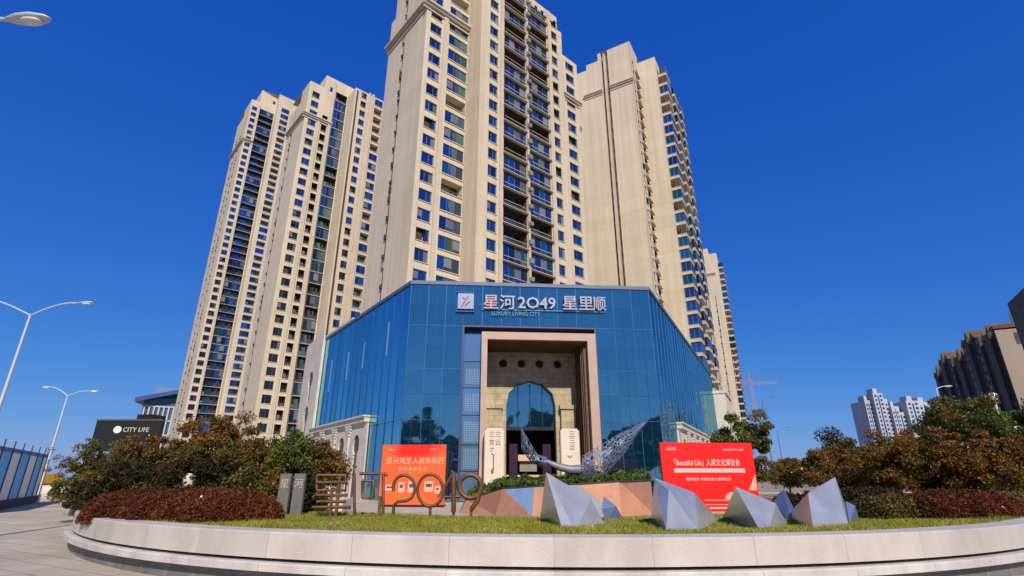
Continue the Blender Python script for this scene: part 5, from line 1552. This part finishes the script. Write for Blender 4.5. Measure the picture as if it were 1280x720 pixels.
# right side
px_tree('green_tree', 934, 520, 33, 34, L_green, 'dark green tree rising right behind the red board', GR, 21, n=22000, leaf=.075, clumps=60, cr=.5, frac=.45)
px_tree('olive_tree', 985, 570, 48, 20, L_olive, 'small olive tree beyond the lawn below the crane', GR, 22, n=10000, leaf=.09, clumps=40, cr=.6, frac=.45)
px_tree('olive_tree', 1026, 564, 44, 26, L_olive, 'round olive tree behind the rightmost sculpture', GR, 23, n=14000, leaf=.09, clumps=50, cr=.6, frac=.45)
px_tree('pine_tree', 1055, 545, 36, 20, L_dark, 'dark layered pine before the skyline towers', GR, 24, n=9000, leaf=.08, clumps=16, cr=.75, frac=.3)
px_tree('brown_tree', 1082, 549, 22, 54, L_brown, 'rust brown tree below the slender skyline tower', GR, 25, n=30000, frac=.4)
px_tree('brown_tree', 1150, 538, 19, 62, L_brown, 'broad rust brown tree in the middle of the right thicket', GR, 26, n=34000, frac=.38)
px_tree('brown_tree', 1222, 540, 17.5, 64, L_brown, 'broad brown tree before the shaded drab block', GR, 27, n=34000, frac=.36)
px_tree('brown_tree', 1296, 548, 16.5, 50, L_brown, 'brown tree cut by the right edge of the picture', GR, 28, n=26000, frac=.36)
px_tree('green_tree', 1120, 553, 34, 42, L_green, 'green treetop beneath the stepped skyline tower', GR, 32, n=20000, leaf=.075, clumps=60, cr=.6, frac=.45)
px_tree('green_tree', 1206, 508, 30, 40, L_green, 'tall green tree left of the white globe lamp', GR, 29, n=24000, leaf=.075, clumps=70, cr=.6, frac=.45)
px_tree('green_tree', 1250, 488, 27, 52, L_green, 'tallest green tree, around the white globe lamp', GR, 30, n=28000, leaf=.07, clumps=80, cr=.6, frac=.45)
px_tree('green_tree', 1320, 500, 26, 44, L_green, 'green tree mostly beyond the right edge of the picture', GR, 31, n=20000, leaf=.07, clumps=70, cr=.6, frac=.45)

def mound(name, px0, px1, pyt, Y, lm, label, group, seed, depth=1.2, n=16000, leaf=.045, base=None, tilt=0):
    a, c = at(px0, 640, Y), at(px1, 640, Y + tilt)
    rs = np.random.RandomState(seed)
    cx, cy = (a.x + c.x) / 2, (a.y + c.y) / 2; L = math.hypot(c.x - a.x, c.y - a.y); ang = math.atan2(c.y - a.y, c.x - a.x)
    zb = base if base is not None else gz(cx, cy) - .05
    H = at((px0 + px1) / 2, pyt, cy).z - zb
    n_ = n
    u = rs.uniform(-1, 1, n_); th = rs.uniform(-.1, math.pi + .1, n_)
    env = (1 - np.abs(u) ** 5) ** .5 * (1 + .06 * np.sin(u * 9 + seed) + .04 * np.sin(u * 23))
    sh = 1 - rs.rand(n_) ** 2 * .22
    lx = u * L / 2; ly = np.cos(th) * depth / 2 * env * sh; lz = np.maximum(0.02, np.abs(np.sin(th)) ** .7 * H * env * sh)
    lx = lx + rs.normal(0, .04, n_); lz = lz + rs.normal(0, .035, n_)
    P = np.stack([cx + lx * math.cos(ang) - ly * math.sin(ang), cy + lx * math.sin(ang) + ly * math.cos(ang), zb + lz], 1)
    t = thing(name, (cx, cy, zb), label, 'hedge', group)
    me = quads_mesh('leaves', leafquads(P, leaf, rs), None, [lm], loc=(cx, cy, zb))
    o = bpy.data.objects.new('leaves', me); COL.objects.link(o); o.parent = t
    b = MB(); nu, nv = 28, 8; vs = []
    for i in range(nu + 1):
        q = -1 + 2 * i / nu; e = max(.01, (1 - abs(q) ** 5)) ** .5 * .84
        for j in range(nv + 1):
            tt = math.pi * j / nv; x_ = q * L / 2 * .97; y_ = math.cos(tt) * depth / 2 * e; z_ = math.sin(tt) ** .7 * H * e if 0 < j < nv else 0
            vs.append((cx + x_ * math.cos(ang) - y_ * math.sin(ang), cy + x_ * math.sin(ang) + y_ * math.cos(ang), zb + z_))
    b.poly(vs, [(i * (nv + 1) + j, (i + 1) * (nv + 1) + j, (i + 1) * (nv + 1) + j + 1, i * (nv + 1) + j + 1) for i in range(nu) for j in range(nv)], 0, True)
    b.build('twigs', M['bark'], t)
    return t
HG = 'clipped hedges on the island'
mound('red_hedge', 138, 330, 614, 13.3, L_red, 'long mounded russet red hedge on the left of the lawn', HG, 51, 2.2, 80000, .026, tilt=-1.9)
mound('dark_hedge', 1052, 1130, 612, 15.5, L_dark, 'low dark green hedge right of the rightmost sculpture', HG, 52, 1.6, 26000, .032, tilt=.3)
mound('brown_hedge', 1078, 1170, 622, 12.6, L_olive, 'low olive hedge in front of the dark one', HG, 53, 1.3, 30000, .027, tilt=.3)
mound('brown_hedge', 1135, 1262, 616, 12.3, L_red, 'mounded red brown hedge at the right of the lawn', HG, 54, 1.5, 46000, .026, tilt=.6)
mound('yellow_hedge', 1246, 1330, 618, 12.6, L_yel, 'yellowish hedge at the right edge behind the planter wall', HG, 55, 1.4, 28000, .027, tilt=.8)
mound('dark_hedge', 960, 1060, 618, 19, L_dark, 'distant low dark hedge behind the right sculptures', HG, 56, 1.2, 9000, .06, base=0)
mound('dark_hedge', 1150, 1330, 600, 17.8, L_dark, 'tall dark hedge in the shade under the right brown trees', HG, 57, 1.6, 42000, .036, tilt=.8)

# row of street trees on the far side of the road behind the photographer (mirrored in the glass)
proto_t = tree('street_tree', (-30, -22, 0), 9.5, 4.2, 3.6, L_green, 'leafy street tree across the road, seen mirrored in the glass front', 'tree', 'street trees across the road', n=9000, leaf=.22, clumps=60, cr=1.1, seed=77)
for i in range(9):
    c = copy_tree(proto_t); c.location = (-23 + i * 7.4 + (i % 2) * .8, -16 - (i % 3) * 2, 0); c.rotation_euler = (0, 0, i * 1.3); c.scale = (1.1, 1.1, (1.35, .75, 1.2, .8, .95, 1.45, .85, 1.1, 1.3)[i])
    c['_o'] = tuple(c.location)
for i, (x, y, k) in enumerate(((-44, 6, 1.7), (-50, 14, 1.9), (-42, -6, 1.5), (-55, 24, 1.8))):
    c = copy_tree(proto_t); c.location = (x, y, 0); c.rotation_euler = (0, 0, i * 2.1); c.scale = (k, k, k)
for o in SC.objects:
    if '_o' in o: del o['_o']
